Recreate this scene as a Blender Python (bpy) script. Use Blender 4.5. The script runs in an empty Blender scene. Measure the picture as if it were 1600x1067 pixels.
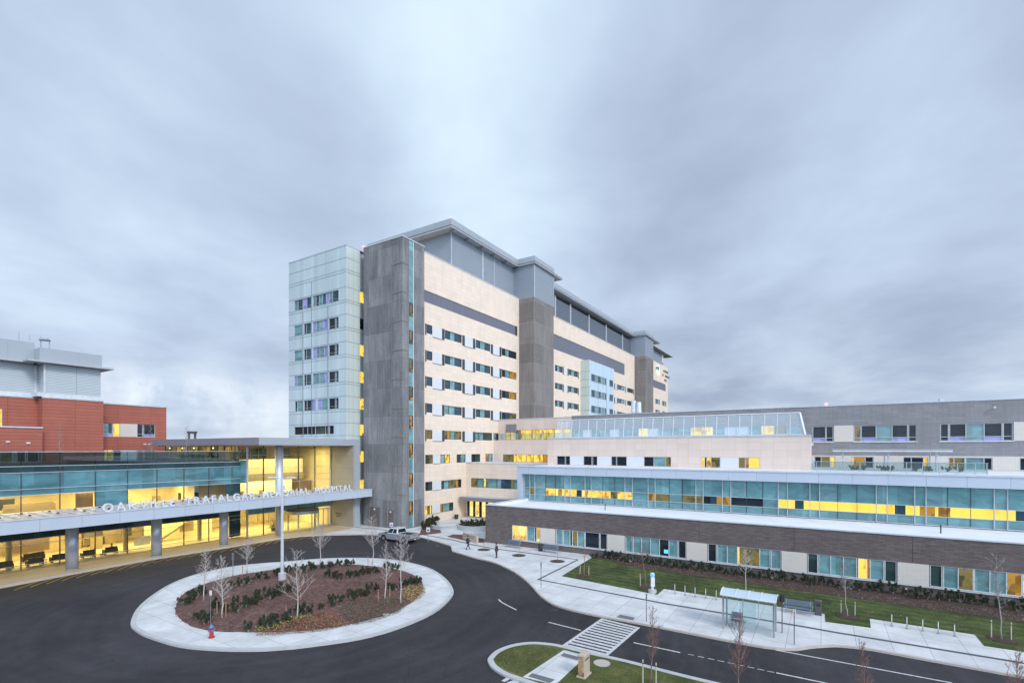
import bpy, bmesh, math, random
from mathutils import Vector, Matrix
random.seed(7)
sc = bpy.context.scene
COL = sc.collection
# ------------------------------------------------------------------ camera, sky, sun
CAM_H = 12.5
FPX = 775.0                       # focal length in photo pixels (1600 wide)
HY = 701.0                        # horizon row
YAW = math.radians(31.93)
CC, SS = math.cos(YAW), math.sin(YAW)
cam = bpy.data.cameras.new("camera"); camo = bpy.data.objects.new("camera", cam); COL.objects.link(camo)
cam.sensor_width = 36; cam.lens = FPX / 1600 * 36
cam.shift_y = (HY - 533.5) / 1600
cam.clip_end = 6000
camo.location = (0, 0, CAM_H)
camo.rotation_euler = (math.radians(90), 0, YAW - math.radians(90))
sc.camera = camo
sc.view_settings.view_transform = 'Standard'; sc.view_settings.look = 'None'
sc.view_settings.gamma = 1; sc.view_settings.use_curve_mapping = False
sc.view_settings.exposure = 0.30
sc.cycles.max_bounces = 6; sc.cycles.transparent_max_bounces = 16
sc.cycles.diffuse_bounces = 3; sc.cycles.glossy_bounces = 3; sc.cycles.caustics_reflective = False; sc.cycles.caustics_refractive = False

SUN_EL, SUN_AZ = math.radians(38), math.radians(247)    # az: direction towards the sun, from +X counter-clockwise
sd = Vector((math.cos(SUN_EL)*math.cos(SUN_AZ), math.cos(SUN_EL)*math.sin(SUN_AZ), math.sin(SUN_EL)))
sl = bpy.data.lights.new("sun", 'SUN'); so = bpy.data.objects.new("sun", sl); COL.objects.link(so)
sl.energy = 1.5; sl.angle = math.radians(14); sl.color = (1, .95, .89)
so.rotation_euler = sd.to_track_quat('Z', 'Y').to_euler(); so.location = (0, -40, 60)

class N:
    """tiny node builder"""
    def __init__(s, tree): s.t = tree; s.t.nodes.clear()
    def __call__(s, typ, ins=None, **props):
        n = s.t.nodes.new(typ)
        for k, v in props.items(): setattr(n, k, v)
        for k, v in (ins or {}).items():
            sock = n.inputs[k]
            if isinstance(v, bpy.types.NodeSocket): s.t.links.new(v, sock)
            else: sock.default_value = v
        return n
    def m(s, op, a, b=0.0, c=0.0, clamp=False):
        return s('ShaderNodeMath', {0: a, 1: b, 2: c}, operation=op, use_clamp=clamp).outputs[0]
    def ramp(s, fac, stops, interp='LINEAR'):
        n = s('ShaderNodeValToRGB', {0: fac}); r = n.color_ramp; r.interpolation = interp
        r.elements[0].position = stops[0][0]; r.elements[0].color = (*stops[0][1], 1)
        r.elements[1].position = stops[-1][0]; r.elements[1].color = (*stops[-1][1], 1)
        for p, c in stops[1:-1]:
            e = r.elements.new(p); e.color = (*c, 1)
        return n.outputs[0]
    def mix(s, fac, a, b, blend='MIX'):
        n = s('ShaderNodeMix', data_type='RGBA', blend_type=blend)
        for i, v in ((0, fac), (6, a), (7, b)):
            if isinstance(v, bpy.types.NodeSocket): s.t.links.new(v, n.inputs[i])
            else: n.inputs[i].default_value = v if i == 0 else (*v, 1) if len(v) == 3 else v
        return n.outputs[2]
    def noise(s, vec, scale, detail=3, rough=.5, dist=0):
        ins = {'Scale': scale, 'Detail': detail, 'Roughness': rough, 'Distortion': dist}
        if vec is not None: ins['Vector'] = vec
        return s('ShaderNodeTexNoise', ins).outputs[0]

w = bpy.data.worlds.new("World"); sc.world = w; w.use_nodes = True
n = N(w.node_tree)
sky = n('ShaderNodeTexSky', sky_type='NISHITA', sun_disc=False, sun_elevation=SUN_EL, sun_rotation=math.radians(90) - SUN_AZ)
tc = n('ShaderNodeTexCoord').outputs['Generated']
sep = n('ShaderNodeSeparateXYZ', {0: tc})
dx, dy, dz = sep.outputs
ca = math.radians(30.5)             # direction the cloud bands run along
al = n.m('ADD', n.m('MULTIPLY', dx, math.cos(ca)), n.m('MULTIPLY', dy, math.sin(ca)))
ac = n.m('SUBTRACT', n.m('MULTIPLY', dx, math.sin(ca)), n.m('MULTIPLY', dy, math.cos(ca)))
zz = n.m('ADD', n.m('MAXIMUM', dz, 0.0), 0.20)
pu, pv = n.m('DIVIDE', al, zz), n.m('DIVIDE', ac, zz)
vec = n('ShaderNodeCombineXYZ', {0: n.m('MULTIPLY', pu, .62), 1: pv, 2: 3.7}).outputs[0]
big = n.noise(vec, .80, 2.5, .45, .25)
vec2 = n('ShaderNodeCombineXYZ', {0: n.m('MULTIPLY', pu, .9), 1: pv, 2: 5.1}).outputs[0]
fine = n.noise(vec2, 2.0, 6, .52, .15)
gau = lambda c, k, amp: n.m('MULTIPLY', n.m('POWER', 2.718, n.m('MULTIPLY', n.m('MULTIPLY', n.m('SUBTRACT', pv, c), n.m('SUBTRACT', pv, c)), -k)), amp)
streak = n.m('ADD', gau(-.08, 15.0, .25), gau(-1.35, 3.0, .12))
bank = n.m('ADD', gau(.70, 3.5, -.19), gau(-.60, 6.0, -.07))
dens = n.m('ADD', n.m('ADD', n.m('MULTIPLY', n.m('SUBTRACT', big, .5), 1.15), n.m('MULTIPLY', n.m('SUBTRACT', fine, .5), .80)), n.m('ADD', n.m('ADD', streak, bank), .5), clamp=True)
cl = n.ramp(dens, [(.08, (.27, .33, .445)), (.32, (.345, .42, .55)), (.54, (.435, .53, .67)), (.78, (.55, .67, .79)), (1, (.66, .79, .89))])
hz = n.m('POWER', n.m('SUBTRACT', 1.0, n.m('MAXIMUM', dz, 0.0)), 9.0)
cl = n.mix(n.m('MULTIPLY', hz, n.ramp(fine, [(.42, (.15,) * 3), (.62, (.75,) * 3)])), cl, (.62, .65, .70))
# a bright break in the cloud low over the horizon to the left of the tower
bd = Vector((math.cos(YAW + .62), math.sin(YAW + .62), .075)).normalized()
dt = n.m('ADD', n.m('ADD', n.m('MULTIPLY', n.m('SUBTRACT', dx, bd.x), n.m('SUBTRACT', dx, bd.x)), n.m('MULTIPLY', n.m('SUBTRACT', dy, bd.y), n.m('SUBTRACT', dy, bd.y))), n.m('MULTIPLY', n.m('MULTIPLY', n.m('SUBTRACT', dz, bd.z), n.m('SUBTRACT', dz, bd.z)), 14.0))
cl = n.mix(n.m('MULTIPLY', n.m('POWER', 2.718, n.m('MULTIPLY', dt, -26.0)), n.ramp(n.noise(tc, 9.0, 5, .6, .4), [(.42, (0, 0, 0)), (.60, (.85,) * 3)])), cl, (.80, .84, .88))
# unseen sky behind the camera, brightened as added fill for the walls
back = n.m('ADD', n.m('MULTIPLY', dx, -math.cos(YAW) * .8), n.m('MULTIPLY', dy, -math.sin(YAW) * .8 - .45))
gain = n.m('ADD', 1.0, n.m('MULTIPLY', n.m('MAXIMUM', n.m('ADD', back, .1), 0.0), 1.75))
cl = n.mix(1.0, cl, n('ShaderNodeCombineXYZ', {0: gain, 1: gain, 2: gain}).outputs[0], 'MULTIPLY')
bg1 = n('ShaderNodeBackground', {0: sky.outputs[0], 1: .07})
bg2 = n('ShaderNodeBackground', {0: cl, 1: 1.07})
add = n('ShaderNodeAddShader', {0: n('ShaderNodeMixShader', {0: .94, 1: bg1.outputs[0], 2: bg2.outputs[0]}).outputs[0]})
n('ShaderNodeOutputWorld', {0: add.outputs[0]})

# ------------------------------------------------------------------ plan helpers: photo measurement -> place on a known plane
def onY(px, Y):
    t = (px - 800) / FPX; return Y * (CC + t * SS) / (SS - t * CC)
def onX(px, X):
    t = (px - 800) / FPX; return X * (SS - t * CC) / (CC + t * SS)
def zYp(px, py, Y):
    X = onY(px, Y); return CAM_H - (py - HY) * (X * CC + Y * SS) / FPX
def zXp(px, py, X):
    Y = onX(px, X); return CAM_H - (py - HY) * (X * CC + Y * SS) / FPX
def G(px, py, z=0.0):
    d = FPX * (CAM_H - z) / (py - HY); lat = (px - 800) / FPX * d
    return (d * CC + lat * SS, d * SS - lat * CC)
def GG(lst, z=0.0): return [G(a, b, z) for a, b in lst]

# ------------------------------------------------------------------ materials
MATS = {}
def newmat(name):
    m = bpy.data.materials.new(name); m.use_nodes = True; MATS[name] = m
    n = N(m.node_tree); out = n('ShaderNodeOutputMaterial')
    return m, n, out
def simple(name, col, rough=.6, metal=0, spec=.5, var=.12, vs=1.5, bump=0, bs=20, emit=None, es=0, coat=0, col2=None):
    m, n, out = newmat(name)
    oc = n('ShaderNodeTexCoord').outputs['Object']
    no = n.noise(oc, vs, 4, .6)
    c2 = col2 or tuple(min(1, c * (1 + var)) for c in col)
    c1 = tuple(c * (1 - var) for c in col)
    c = n.ramp(no, [(.3, c1), (.7, c2)])
    ins = {'Base Color': c, 'Roughness': rough, 'Metallic': metal, 'Specular IOR Level': spec, 'Coat Weight': coat}
    if emit: ins['Emission Color'] = (*emit, 1); ins['Emission Strength'] = es
    if bump:
        b = n('ShaderNodeBump', {'Strength': bump, 'Distance': .02, 'Height': n.noise(oc, bs, 3, .6)})
        ins['Normal'] = b.outputs[0]
    p = n('ShaderNodeBsdfPrincipled', ins); n.t.links.new(p.outputs[0], out.inputs[0])
    return m
def panel(name, col, joint, bw, rh, ms=.012, off=0.0, var=.06, rough=.75, stain=.1, bump=.3, fine=0, spec=.3, vstreak=0, metal=0):
    """cladding with real-size joints, laid out on the wall (u = x + y, v = z)"""
    m, n, out = newmat(name)
    oc = n('ShaderNodeTexCoord').outputs['Object']
    s = n('ShaderNodeSeparateXYZ', {0: oc})
    u = n.m('ADD', s.outputs[0], s.outputs[1]); v = s.outputs[2]
    vec = n('ShaderNodeCombineXYZ', {0: u, 1: v}).outputs[0]
    br = n('ShaderNodeTexBrick', {'Vector': vec, 'Color1': (*[c * (1 - var) for c in col], 1), 'Color2': (*[min(1, c * (1 + var)) for c in col], 1),
        'Mortar': (*joint, 1), 'Scale': 1.0, 'Mortar Size': ms, 'Mortar Smooth': .1, 'Brick Width': bw, 'Row Height': rh}, offset=off, offset_frequency=2)
    c = br.outputs[0]
    st = n.noise(n('ShaderNodeCombineXYZ', {0: u, 1: n.m('MULTIPLY', v, .35)}).outputs[0], .55, 5, .6)
    c = n.mix(1.0, c, n.ramp(st, [(.25, (1 - stain,) * 3), (.75, (1 + stain,) * 3)]), 'MULTIPLY')
    if vstreak:
        vs = n.noise(n('ShaderNodeCombineXYZ', {0: n.m('MULTIPLY', u, 3.0), 1: n.m('MULTIPLY', v, .12)}).outputs[0], 1.3, 4, .65)
        c = n.mix(1.0, c, n.ramp(vs, [(.3, (1 - vstreak,) * 3), (.7, (1 + vstreak,) * 3)]), 'MULTIPLY')
    if fine:
        f = n.noise(n('ShaderNodeCombineXYZ', {0: n.m('MULTIPLY', u, 1.0), 1: n.m('MULTIPLY', v, 7.0)}).outputs[0], 1.6, 5, .7)
        c = n.mix(1.0, c, n.ramp(f, [(.3, (1 - fine,) * 3), (.7, (1 + fine,) * 3)]), 'MULTIPLY')
    b = n('ShaderNodeBump', {'Strength': bump, 'Distance': .03, 'Height': n.m('SUBTRACT', 1.0, br.outputs[1])})
    p = n('ShaderNodeBsdfPrincipled', {'Base Color': c, 'Roughness': rough, 'Specular IOR Level': spec, 'Metallic': metal, 'Normal': b.outputs[0]})
    n.t.links.new(p.outputs[0], out.inputs[0]); return m
def glassy(name, col, var=.25, rough=.06, spec=.6, vs=.35, emit=0.0, wob=.04):
    """coated or dark opaque glazing that mirrors the sky"""
    m, n, out = newmat(name)
    oc = n('ShaderNodeTexCoord').outputs['Object']
    s = n('ShaderNodeSeparateXYZ', {0: oc}); u = n.m('ADD', s.outputs[0], s.outputs[1])
    vec = n('ShaderNodeCombineXYZ', {0: u, 1: n.m('MULTIPLY', s.outputs[2], 2.2)}).outputs[0]
    no = n.noise(vec, vs, 5, .6, .6)
    c = n.ramp(no, [(.3, tuple(x * (1 - var) for x in col)), (.7, tuple(min(1, x * (1 + var)) for x in col))])
    wn = n('ShaderNodeTexWhiteNoise', {'Vector': n('ShaderNodeCombineXYZ', {0: n.m('FLOOR', n.m('MULTIPLY', u, .83)), 1: n.m('FLOOR', n.m('MULTIPLY', s.outputs[2], .46))}).outputs[0]}).outputs[0]
    c = n.mix(1.0, c, n.ramp(wn, [(0, (.78,) * 3), (1, (1.22,) * 3)]), 'MULTIPLY')
    b = n('ShaderNodeBump', {'Strength': wob, 'Distance': .2, 'Height': n.noise(oc, .9, 2, .5)})
    p = n('ShaderNodeBsdfPrincipled', {'Base Color': c, 'Roughness': rough, 'Specular IOR Level': spec, 'Normal': b.outputs[0]})
    n.t.links.new(p.outputs[0], out.inputs[0]); return m
def litroom(name, c_hi, c_lo, strength, uw=2.2, seed=0.0, dark=(.10, .06, .015), thr=.42):
    """lit window: the lamps-on room behind it, furniture and blinds as darker patches"""
    m, n, out = newmat(name)
    oc = n('ShaderNodeTexCoord').outputs['Object']
    s = n('ShaderNodeSeparateXYZ', {0: oc}); u = n.m('ADD', n.m('ADD', s.outputs[0], s.outputs[1]), seed)
    cell = n('ShaderNodeTexVoronoi', {'Vector': n('ShaderNodeCombineXYZ', {0: u, 1: n.m('MULTIPLY', s.outputs[2], .55)}).outputs[0], 'Scale': uw}, distance='CHEBYCHEV')
    no = n.noise(n('ShaderNodeCombineXYZ', {0: u, 1: s.outputs[2]}).outputs[0], 1.1, 4, .6)
    cv = n('ShaderNodeSeparateXYZ', {0: cell.outputs['Color']}).outputs[0]
    c = n.ramp(n.m('ADD', n.m('MULTIPLY', cv, .55), n.m('MULTIPLY', no, .6)), [(.18, dark), (thr - .04, c_lo), (thr + .18, c_hi), (1, tuple(min(1.2, x * 1.05) for x in c_hi))])
    p = n('ShaderNodeBsdfPrincipled', {'Base Color': (.02, .02, .02, 1), 'Roughness': .05, 'Specular IOR Level': .5, 'Emission Color': c, 'Emission Strength': strength})
    n.t.links.new(p.outputs[0], out.inputs[0]); return m
def clear(name, tint=(.86, .95, .95), refl=1.0, mist=0.0):
    m, n, out = newmat(name)
    tr = n('ShaderNodeBsdfTransparent', {0: (*tint, 1)})
    gl = n('ShaderNodeBsdfGlossy', {'Color': (.95, .97, 1, 1), 'Roughness': .02})
    fr = n('ShaderNodeFresnel', {'IOR': 1.5}).outputs[0]
    geo = n('ShaderNodeNewGeometry').outputs['Backfacing']
    mx = n('ShaderNodeMixShader', {0: n.m('MULTIPLY', n.m('ADD', n.m('MINIMUM', fr, .5), .03), refl), 1: tr.outputs[0], 2: gl.outputs[0]})
    sh = mx.outputs[0]
    if mist:
        df = n('ShaderNodeBsdfDiffuse', {0: (.75, .88, .9, 1)})
        sh = n('ShaderNodeMixShader', {0: mist, 1: sh, 2: df.outputs[0]}).outputs[0]
    n.t.links.new(sh, out.inputs[0]); return m
def ground_mat(name, stops, scale, bump=.3, bs=12, rough=.85, mid=None, spec=.3, joints=None, mow=None, road=False):
    m, n, out = newmat(name)
    oc = n('ShaderNodeTexCoord').outputs['Object']
    a = n.noise(oc, scale, 6, .65); b2 = n.noise(oc, scale * 9, 4, .7)
    f = n.m('ADD', n.m('MULTIPLY', a, .65), n.m('MULTIPLY', b2, .35))
    c = n.ramp(f, stops)
    if mid: # large soft patches
        c = n.mix(1.0, c, n.ramp(n.noise(oc, mid[0], 4, .6, .8), [(.35, (1 - mid[1],) * 3), (.65, (1 + mid[1],) * 3)]), 'MULTIPLY')
    if mow:
        s = n('ShaderNodeSeparateXYZ', {0: oc})
        wv = n.m('SINE', n.m('ADD', n.m('MULTIPLY', s.outputs[0], 2 * math.pi / mow[0]), n.m('MULTIPLY', n.noise(oc, .3, 2), 1.5)))
        c = n.mix(1.0, c, n.ramp(n.m('ADD', n.m('MULTIPLY', wv, .5), .5), [(.2, (1 - mow[1],) * 3), (.8, (1 + mow[1],) * 3)]), 'MULTIPLY')
    hgt = n.noise(oc, bs, 4, .7)
    if road:
        sp = n('ShaderNodeSeparateXYZ', {0: oc})
        # tyre tracks swept round the planted island (centre cx, cy), plus hairline cracks and oil spots
        rx_ = n.m('SUBTRACT', sp.outputs[0], 26.0); ry_ = n.m('SUBTRACT', sp.outputs[1], 39.0)
        rad = n.m('SQRT', n.m('ADD', n.m('MULTIPLY', rx_, rx_), n.m('MULTIPLY', ry_, ry_)))
        tr = n.noise(n('ShaderNodeCombineXYZ', {0: n.m('MULTIPLY', rad, 1.1), 1: n.m('MULTIPLY', n.m('ARCTAN2', ry_, rx_), 1.2)}).outputs[0], 1.0, 4, .6, .3)
        c = n.mix(1.0, c, n.ramp(tr, [(.32, (.86,) * 3), (.5, (1.0,) * 3), (.68, (1.20,) * 3)]), 'MULTIPLY')
        cr = n('ShaderNodeTexVoronoi', {'Vector': n('ShaderNodeVectorMath', {0: oc, 1: n('ShaderNodeTexNoise', {'Vector': oc, 'Scale': .8}).outputs[1]}, operation='ADD').outputs[0], 'Scale': .16}, feature='DISTANCE_TO_EDGE').outputs[0]
        c = n.mix(n.m('MULTIPLY', n.m('LESS_THAN', cr, .0022), .55), c, (.012, .012, .013))
        oil = n.noise(oc, 1.7, 2, .5); c = n.mix(n.m('MULTIPLY', n.m('GREATER_THAN', oil, .735), .45), c, (.016, .015, .016))
    if joints:
        br = n('ShaderNodeTexBrick', {'Vector': oc, 'Color1': (.93, .93, .94, 1), 'Color2': (1.04, 1.04, 1.03, 1), 'Mortar': (.52, .52, .52, 1), 'Scale': 1.0,
            'Mortar Size': .018, 'Mortar Smooth': .3, 'Brick Width': joints[0], 'Row Height': joints[1]}, offset=0.0)
        c = n.mix(1.0, c, br.outputs[0], 'MULTIPLY')
    b = n('ShaderNodeBump', {'Strength': bump, 'Distance': .03, 'Height': hgt})
    p = n('ShaderNodeBsdfPrincipled', {'Base Color': c, 'Roughness': rough, 'Specular IOR Level': spec, 'Normal': b.outputs[0]})
    n.t.links.new(p.outputs[0], out.inputs[0]); return m

panel('cream', (.78, .65, .53), (.60, .50, .42), 1.45, .72, .012, .0, .035, .75, .05, .3, 0, .3, .025)
panel('cream_block', (.70, .575, .495), (.55, .45, .40), 1.5, .95, .012, 0, .04, .75, .05, .3, 0, .3, .03)
panel('pale_brick', (.66, .61, .55), (.50, .46, .42), .6, .1, .008, .5, .03, .8, .03, .1)
panel('concrete', (.205, .205, .212), (.125, .123, .125), 3.3, 4.4, .02, .37, .20, .85, .30, .2, .22, .3, .20)
panel('concrete_brown', (.205, .187, .178), (.26, .24, .22), 4.5, 4.4, .05, 0, .14, .85, .14, .2, .14, .3, .14)
simple('concrete_ledge', (.21, .205, .20), .85, var=.12)
panel('dark_brick', (.148, .122, .117), (.095, .08, .082), .6, .12, .010, .5, .16, .8, .10, .3, .2)
panel('grey_brick', (.25, .245, .255), (.19, .187, .195), 1.6, .35, .010, .5, .08, .8, .08, .3, .10, .3, .08)
panel('red_panel', (.385, .125, .088), (.20, .06, .045), 4.6, .46, .022, 0, .05, .7, .10, .5, .10)
panel('louver', (.33, .37, .42), (.19, .22, .26), 60, .16, .035, 0, .02, .5, .02, .5)
panel('louver_pale', (.52, .58, .61), (.26, .30, .34), 60, .22, .03, 0, .02, .5, .02, .5)
panel('louver_dark', (.13, .15, .185), (.07, .085, .11), .5, 60, .04, 0, .02, .5, .02, .5)
panel('grey_band', (.17, .175, .215), (.12, .125, .16), .35, 60, .03, 0, .03, .6, .02, .3)
panel('metal_panel', (.46, .52, .60), (.27, .31, .37), 3.05, 60, .02, .0, .02, .4, .03, .3, spec=.5)
panel('metal_fascia', (.35, .385, .42), (.27, .30, .34), 4.6, 60, .02, .0, .02, .4, .03, .3, spec=.5)
panel('metal_dark', (.23, .22, .25), (.15, .15, .17), 4.6, 60, .02, .0, .02, .5, .03, .3)
panel('glass_panel', (.50, .59, .61), (.33, .43, .44), .95, 60, .012, 0, .09, .12, .07, .1, spec=.9)
panel('glass_panel_warm', (.55, .62, .58), (.26, .34, .33), .95, 60, .012, 0, .05, .25, .05, .1, spec=.7)
panel('glass_panel_blue', (.50, .62, .72), (.36, .46, .52), 1.2, 60, .02, 0, .05, .3, .05, .1, spec=.6)
panel('tan_panel', (.33, .315, .27), (.25, .23, .17), 3.0, 1.9, .02, 0, .03, .5, .03, .2)
panel('planter_wall', (.40, .43, .45), (.30, .32, .34), 1.2, .3, .01, .5, .04, .8)
simple('joint', (.16, .20, .21), .5)
simple('white_metal', (.60, .62, .64), .4)
simple('white_frame', (.60, .63, .65), .4)
simple('grey_frame', (.42, .45, .48), .4)
simple('mullion_dark', (.045, .05, .055), .4)
simple('white_panel', (.64, .66, .68), .5, var=.03)
simple('column_metal', (.50, .54, .60), .30, metal=.25)
simple('pole_metal', (.55, .58, .62), .35, metal=.2)
simple('steel', (.40, .42, .44), .35, metal=.7)
simple('soffit', (.42, .44, .46), .6)
simple('membrane', (.70, .72, .76), .8, var=.07, vs=.4)
simple('roof_grey', (.45, .46, .48), .85, var=.1, vs=.4)
simple('coping', (.52, .56, .61), .45)
simple('black', (.018, .018, .02), .5)
simple('dark_plastic', (.035, .036, .04), .45)
simple('dark_grey', (.08, .08, .085), .6)
simple('door_brown', (.13, .11, .105), .6)
simple('canopy_deck', (.56, .46, .38), .35, var=.05)  # warm tone holds the glow of frosted glass lit from below
simple('letter_white', (.60, .63, .68), .4)
glassy('g_dark', (.016, .023, .032), .4, spec=.3)
glassy('g_blue', (.035, .07, .105), .3, spec=.3)
glassy('g_teal', (.125, .265, .285), .26, vs=.45)
glassy('g_teal2', (.16, .31, .33), .26, vs=.6)
glassy('g_teal_dark', (.025, .062, .075), .2, spec=.4)
glassy('g_blue_lav', (.30, .30, .62), .05, rough=.2)
glassy('g_green', (.035, .065, .06), .3, spec=.3)
glassy('spandrel_blue', (.085, .21, .25), .30, vs=.4, wob=.06, spec=.8)
litroom('lit', (.98, .66, .10), (.62, .33, .03), 1.0)
litroom('lit_pale', (1.0, .78, .25), (.9, .55, .12), 1.0, 1.0, 4.0)
litroom('amber', (.42, .22, .02), (.20, .10, .01), .9, 2.2, 9.0)
litroom('dim', (.20, .16, .05), (.06, .06, .03), .8, 1.8, 15.0)
clear('clear'); clear('shelter_glass', (.80, .92, .93), 1.0, .06)
clear('rail_glass', (.78, .88, .90), 1.3, .05); clear('dark_glass', (.40, .52, .54), 1.3)
clear('lobby_glass', (.97, .99, .97), .55)
def col(name): return MATS[name]
CODE = dict(d='g_dark', b='g_blue', t='g_teal', T='g_teal2', D='g_teal_dark', l='g_blue_lav', g='g_green', y='lit', p='lit_pale', a='amber', k='dim', w='white_panel', c='pale_brick')

# ------------------------------------------------------------------ mesh helpers
class MB:
    def __init__(s): s.v = []; s.f = []; s.mi = []; s.mats = []; s.cur = 0; s.smooth = False
    def m(s, name):
        if name not in s.mats: s.mats.append(name)
        s.cur = s.mats.index(name); return s
    def add(s, vs, fs):
        o = len(s.v); s.v += [tuple(v) for v in vs]
        s.f += [tuple(i + o for i in f) for f in fs]; s.mi += [s.cur] * len(fs); return s
    def quad(s, a, b, c, d): return s.add([a, b, c, d], [(0, 1, 2, 3)])
    def box(s, x0, x1, y0, y1, z0, z1):
        return s.add([(x0, y0, z0), (x1, y0, z0), (x1, y1, z0), (x0, y1, z0), (x0, y0, z1), (x1, y0, z1), (x1, y1, z1), (x0, y1, z1)],
            [(0, 3, 2, 1), (4, 5, 6, 7), (0, 1, 5, 4), (1, 2, 6, 5), (2, 3, 7, 6), (3, 0, 4, 7)])
    def fbox(s, F, u0, u1, z0, z1, n0, n1):
        """box on facade F=('X'|'Y', plane): n is the distance out of the plane towards the camera"""
        if u0 > u1: u0, u1 = u1, u0
        return s.box(F[1] - n1, F[1] - n0, u0, u1, z0, z1) if F[0] == 'X' else s.box(u0, u1, F[1] - n1, F[1] - n0, z0, z1)
    def obox(s, c, ax, hx, hy, z0, z1):
        """box centred at c, half sizes hx along direction ax (2D), hy across"""
        px, py = -ax[1], ax[0]
        P = [(c[0] + ax[0] * a * hx + px * b * hy, c[1] + ax[1] * a * hx + py * b * hy) for a, b in ((-1, -1), (1, -1), (1, 1), (-1, 1))]
        return s.prism(P, z0, z1)
    def prism(s, pts, z0, z1, bottom=True):
        k = len(pts); o = [(x, y, z0) for x, y in pts] + [(x, y, z1) for x, y in pts]
        f = [(i, (i + 1) % k, k + (i + 1) % k, k + i) for i in range(k)] + [tuple(range(k, 2 * k))]
        if bottom: f.append(tuple(range(k - 1, -1, -1)))
        return s.add(o, f)
    def tube(s, pts, rads, k=6, caps=True):
        pts = [Vector(p) for p in pts]; rings = []
        if not isinstance(rads, (list, tuple)): rads = [rads] * len(pts)
        up = None; vs = []
        for i, p in enumerate(pts):
            d = (pts[min(i + 1, len(pts) - 1)] - pts[max(i - 1, 0)])
            if d.length < 1e-9: d = Vector((0, 0, 1))
            d.normalize()
            ref = up or (Vector((1, 0, 0)) if abs(d.x) < .9 else Vector((0, 1, 0)))
            a = ref - d * ref.dot(d)
            if a.length < 1e-6: a = d.orthogonal()
            a.normalize(); up = a; b = d.cross(a)
            vs += [p + (a * math.cos(2 * math.pi * j / k) + b * math.sin(2 * math.pi * j / k)) * rads[i] for j in range(k)]
        f = [(i * k + j, i * k + (j + 1) % k, (i + 1) * k + (j + 1) % k, (i + 1) * k + j) for i in range(len(pts) - 1) for j in range(k)]
        if caps: f += [tuple(range(k - 1, -1, -1)), tuple(range((len(pts) - 1) * k, len(pts) * k))]
        return s.add(vs, f)
    def cyl(s, x, y, z0, z1, r, r1=None, k=24): return s.tube([(x, y, z0), (x, y, z1)], [r, r if r1 is None else r1], k)
    def ball(s, c, r, k=10, sz=1.0):
        vs = []; fs = []; rows = k // 2
        for i in range(rows + 1):
            t = math.pi * i / rows
            for j in range(k): vs.append((c[0] + r * math.sin(t) * math.cos(2 * math.pi * j / k), c[1] + r * math.sin(t) * math.sin(2 * math.pi * j / k), c[2] + r * sz * math.cos(t)))
        for i in range(rows):
            for j in range(k): fs.append((i * k + j, i * k + (j + 1) % k, (i + 1) * k + (j + 1) % k, (i + 1) * k + j))
        return s.add(vs, fs)
    def mesh(s, name):
        me = bpy.data.meshes.new(name); me.from_pydata(s.v, [], s.f)
        for mt in s.mats: me.materials.append(MATS[mt])
        me.polygons.foreach_set('material_index', s.mi)
        if s.smooth: me.polygons.foreach_set('use_smooth', [True] * len(s.f))
        me.update(); return me
WL = {}
def tag(o, label=None, cat=None, group=None, kind=None):
    if label: o['label'] = label
    if cat: o['category'] = cat
    if group: o['group'] = group
    if kind: o['kind'] = kind
    return o
def thing(name, label, cat, loc=(0, 0, 0), group=None, rz=0.0):
    o = bpy.data.objects.new(name, None); COL.objects.link(o); o.location = loc; o.rotation_euler = (0, 0, rz); o.empty_display_size = .3
    WL[o.name] = Vector(loc); return tag(o, label, cat, group)
def part(name, mb, parent, mat=None, world=True, smooth=False, bevel=0, label=None):
    """one mesh object under parent; mesh coordinates are world coordinates when world is True"""
    if mat and not mb.mats: mb.m(mat); mb.mi = [0] * len(mb.f)
    if smooth: mb.smooth = True
    o = bpy.data.objects.new(name, mb.mesh(name)); COL.objects.link(o)
    if parent is not None:
        o.parent = parent
        if world: o.location = -WL[parent.name]
        WL[o.name] = Vector((0, 0, 0))
    else: WL[o.name] = Vector((0, 0, 0))
    if bevel:
        bv = o.modifiers.new('edge', 'BEVEL'); bv.width = bevel; bv.segments = 2; bv.limit_method = 'ANGLE'
    if label: o['label'] = label
    return o
def setting(name, mb, mat=None):
    o = part(name, mb, None, mat); o['kind'] = 'structure'; return o
def copy_thing(src, loc, rz=0.0, label=None, group=None, scale=None):
    c = src.copy(); COL.objects.link(c); c.location = loc; c.rotation_euler = (0, 0, rz)
    if label: c['label'] = label
    if group: c['group'] = group
    if scale: c.scale = scale
    for ch in list(src.children):
        d = ch.copy(); COL.objects.link(d); d.parent = c
        for g in list(ch.children):
            e = g.copy(); COL.objects.link(e); e.parent = d
    return c

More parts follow.
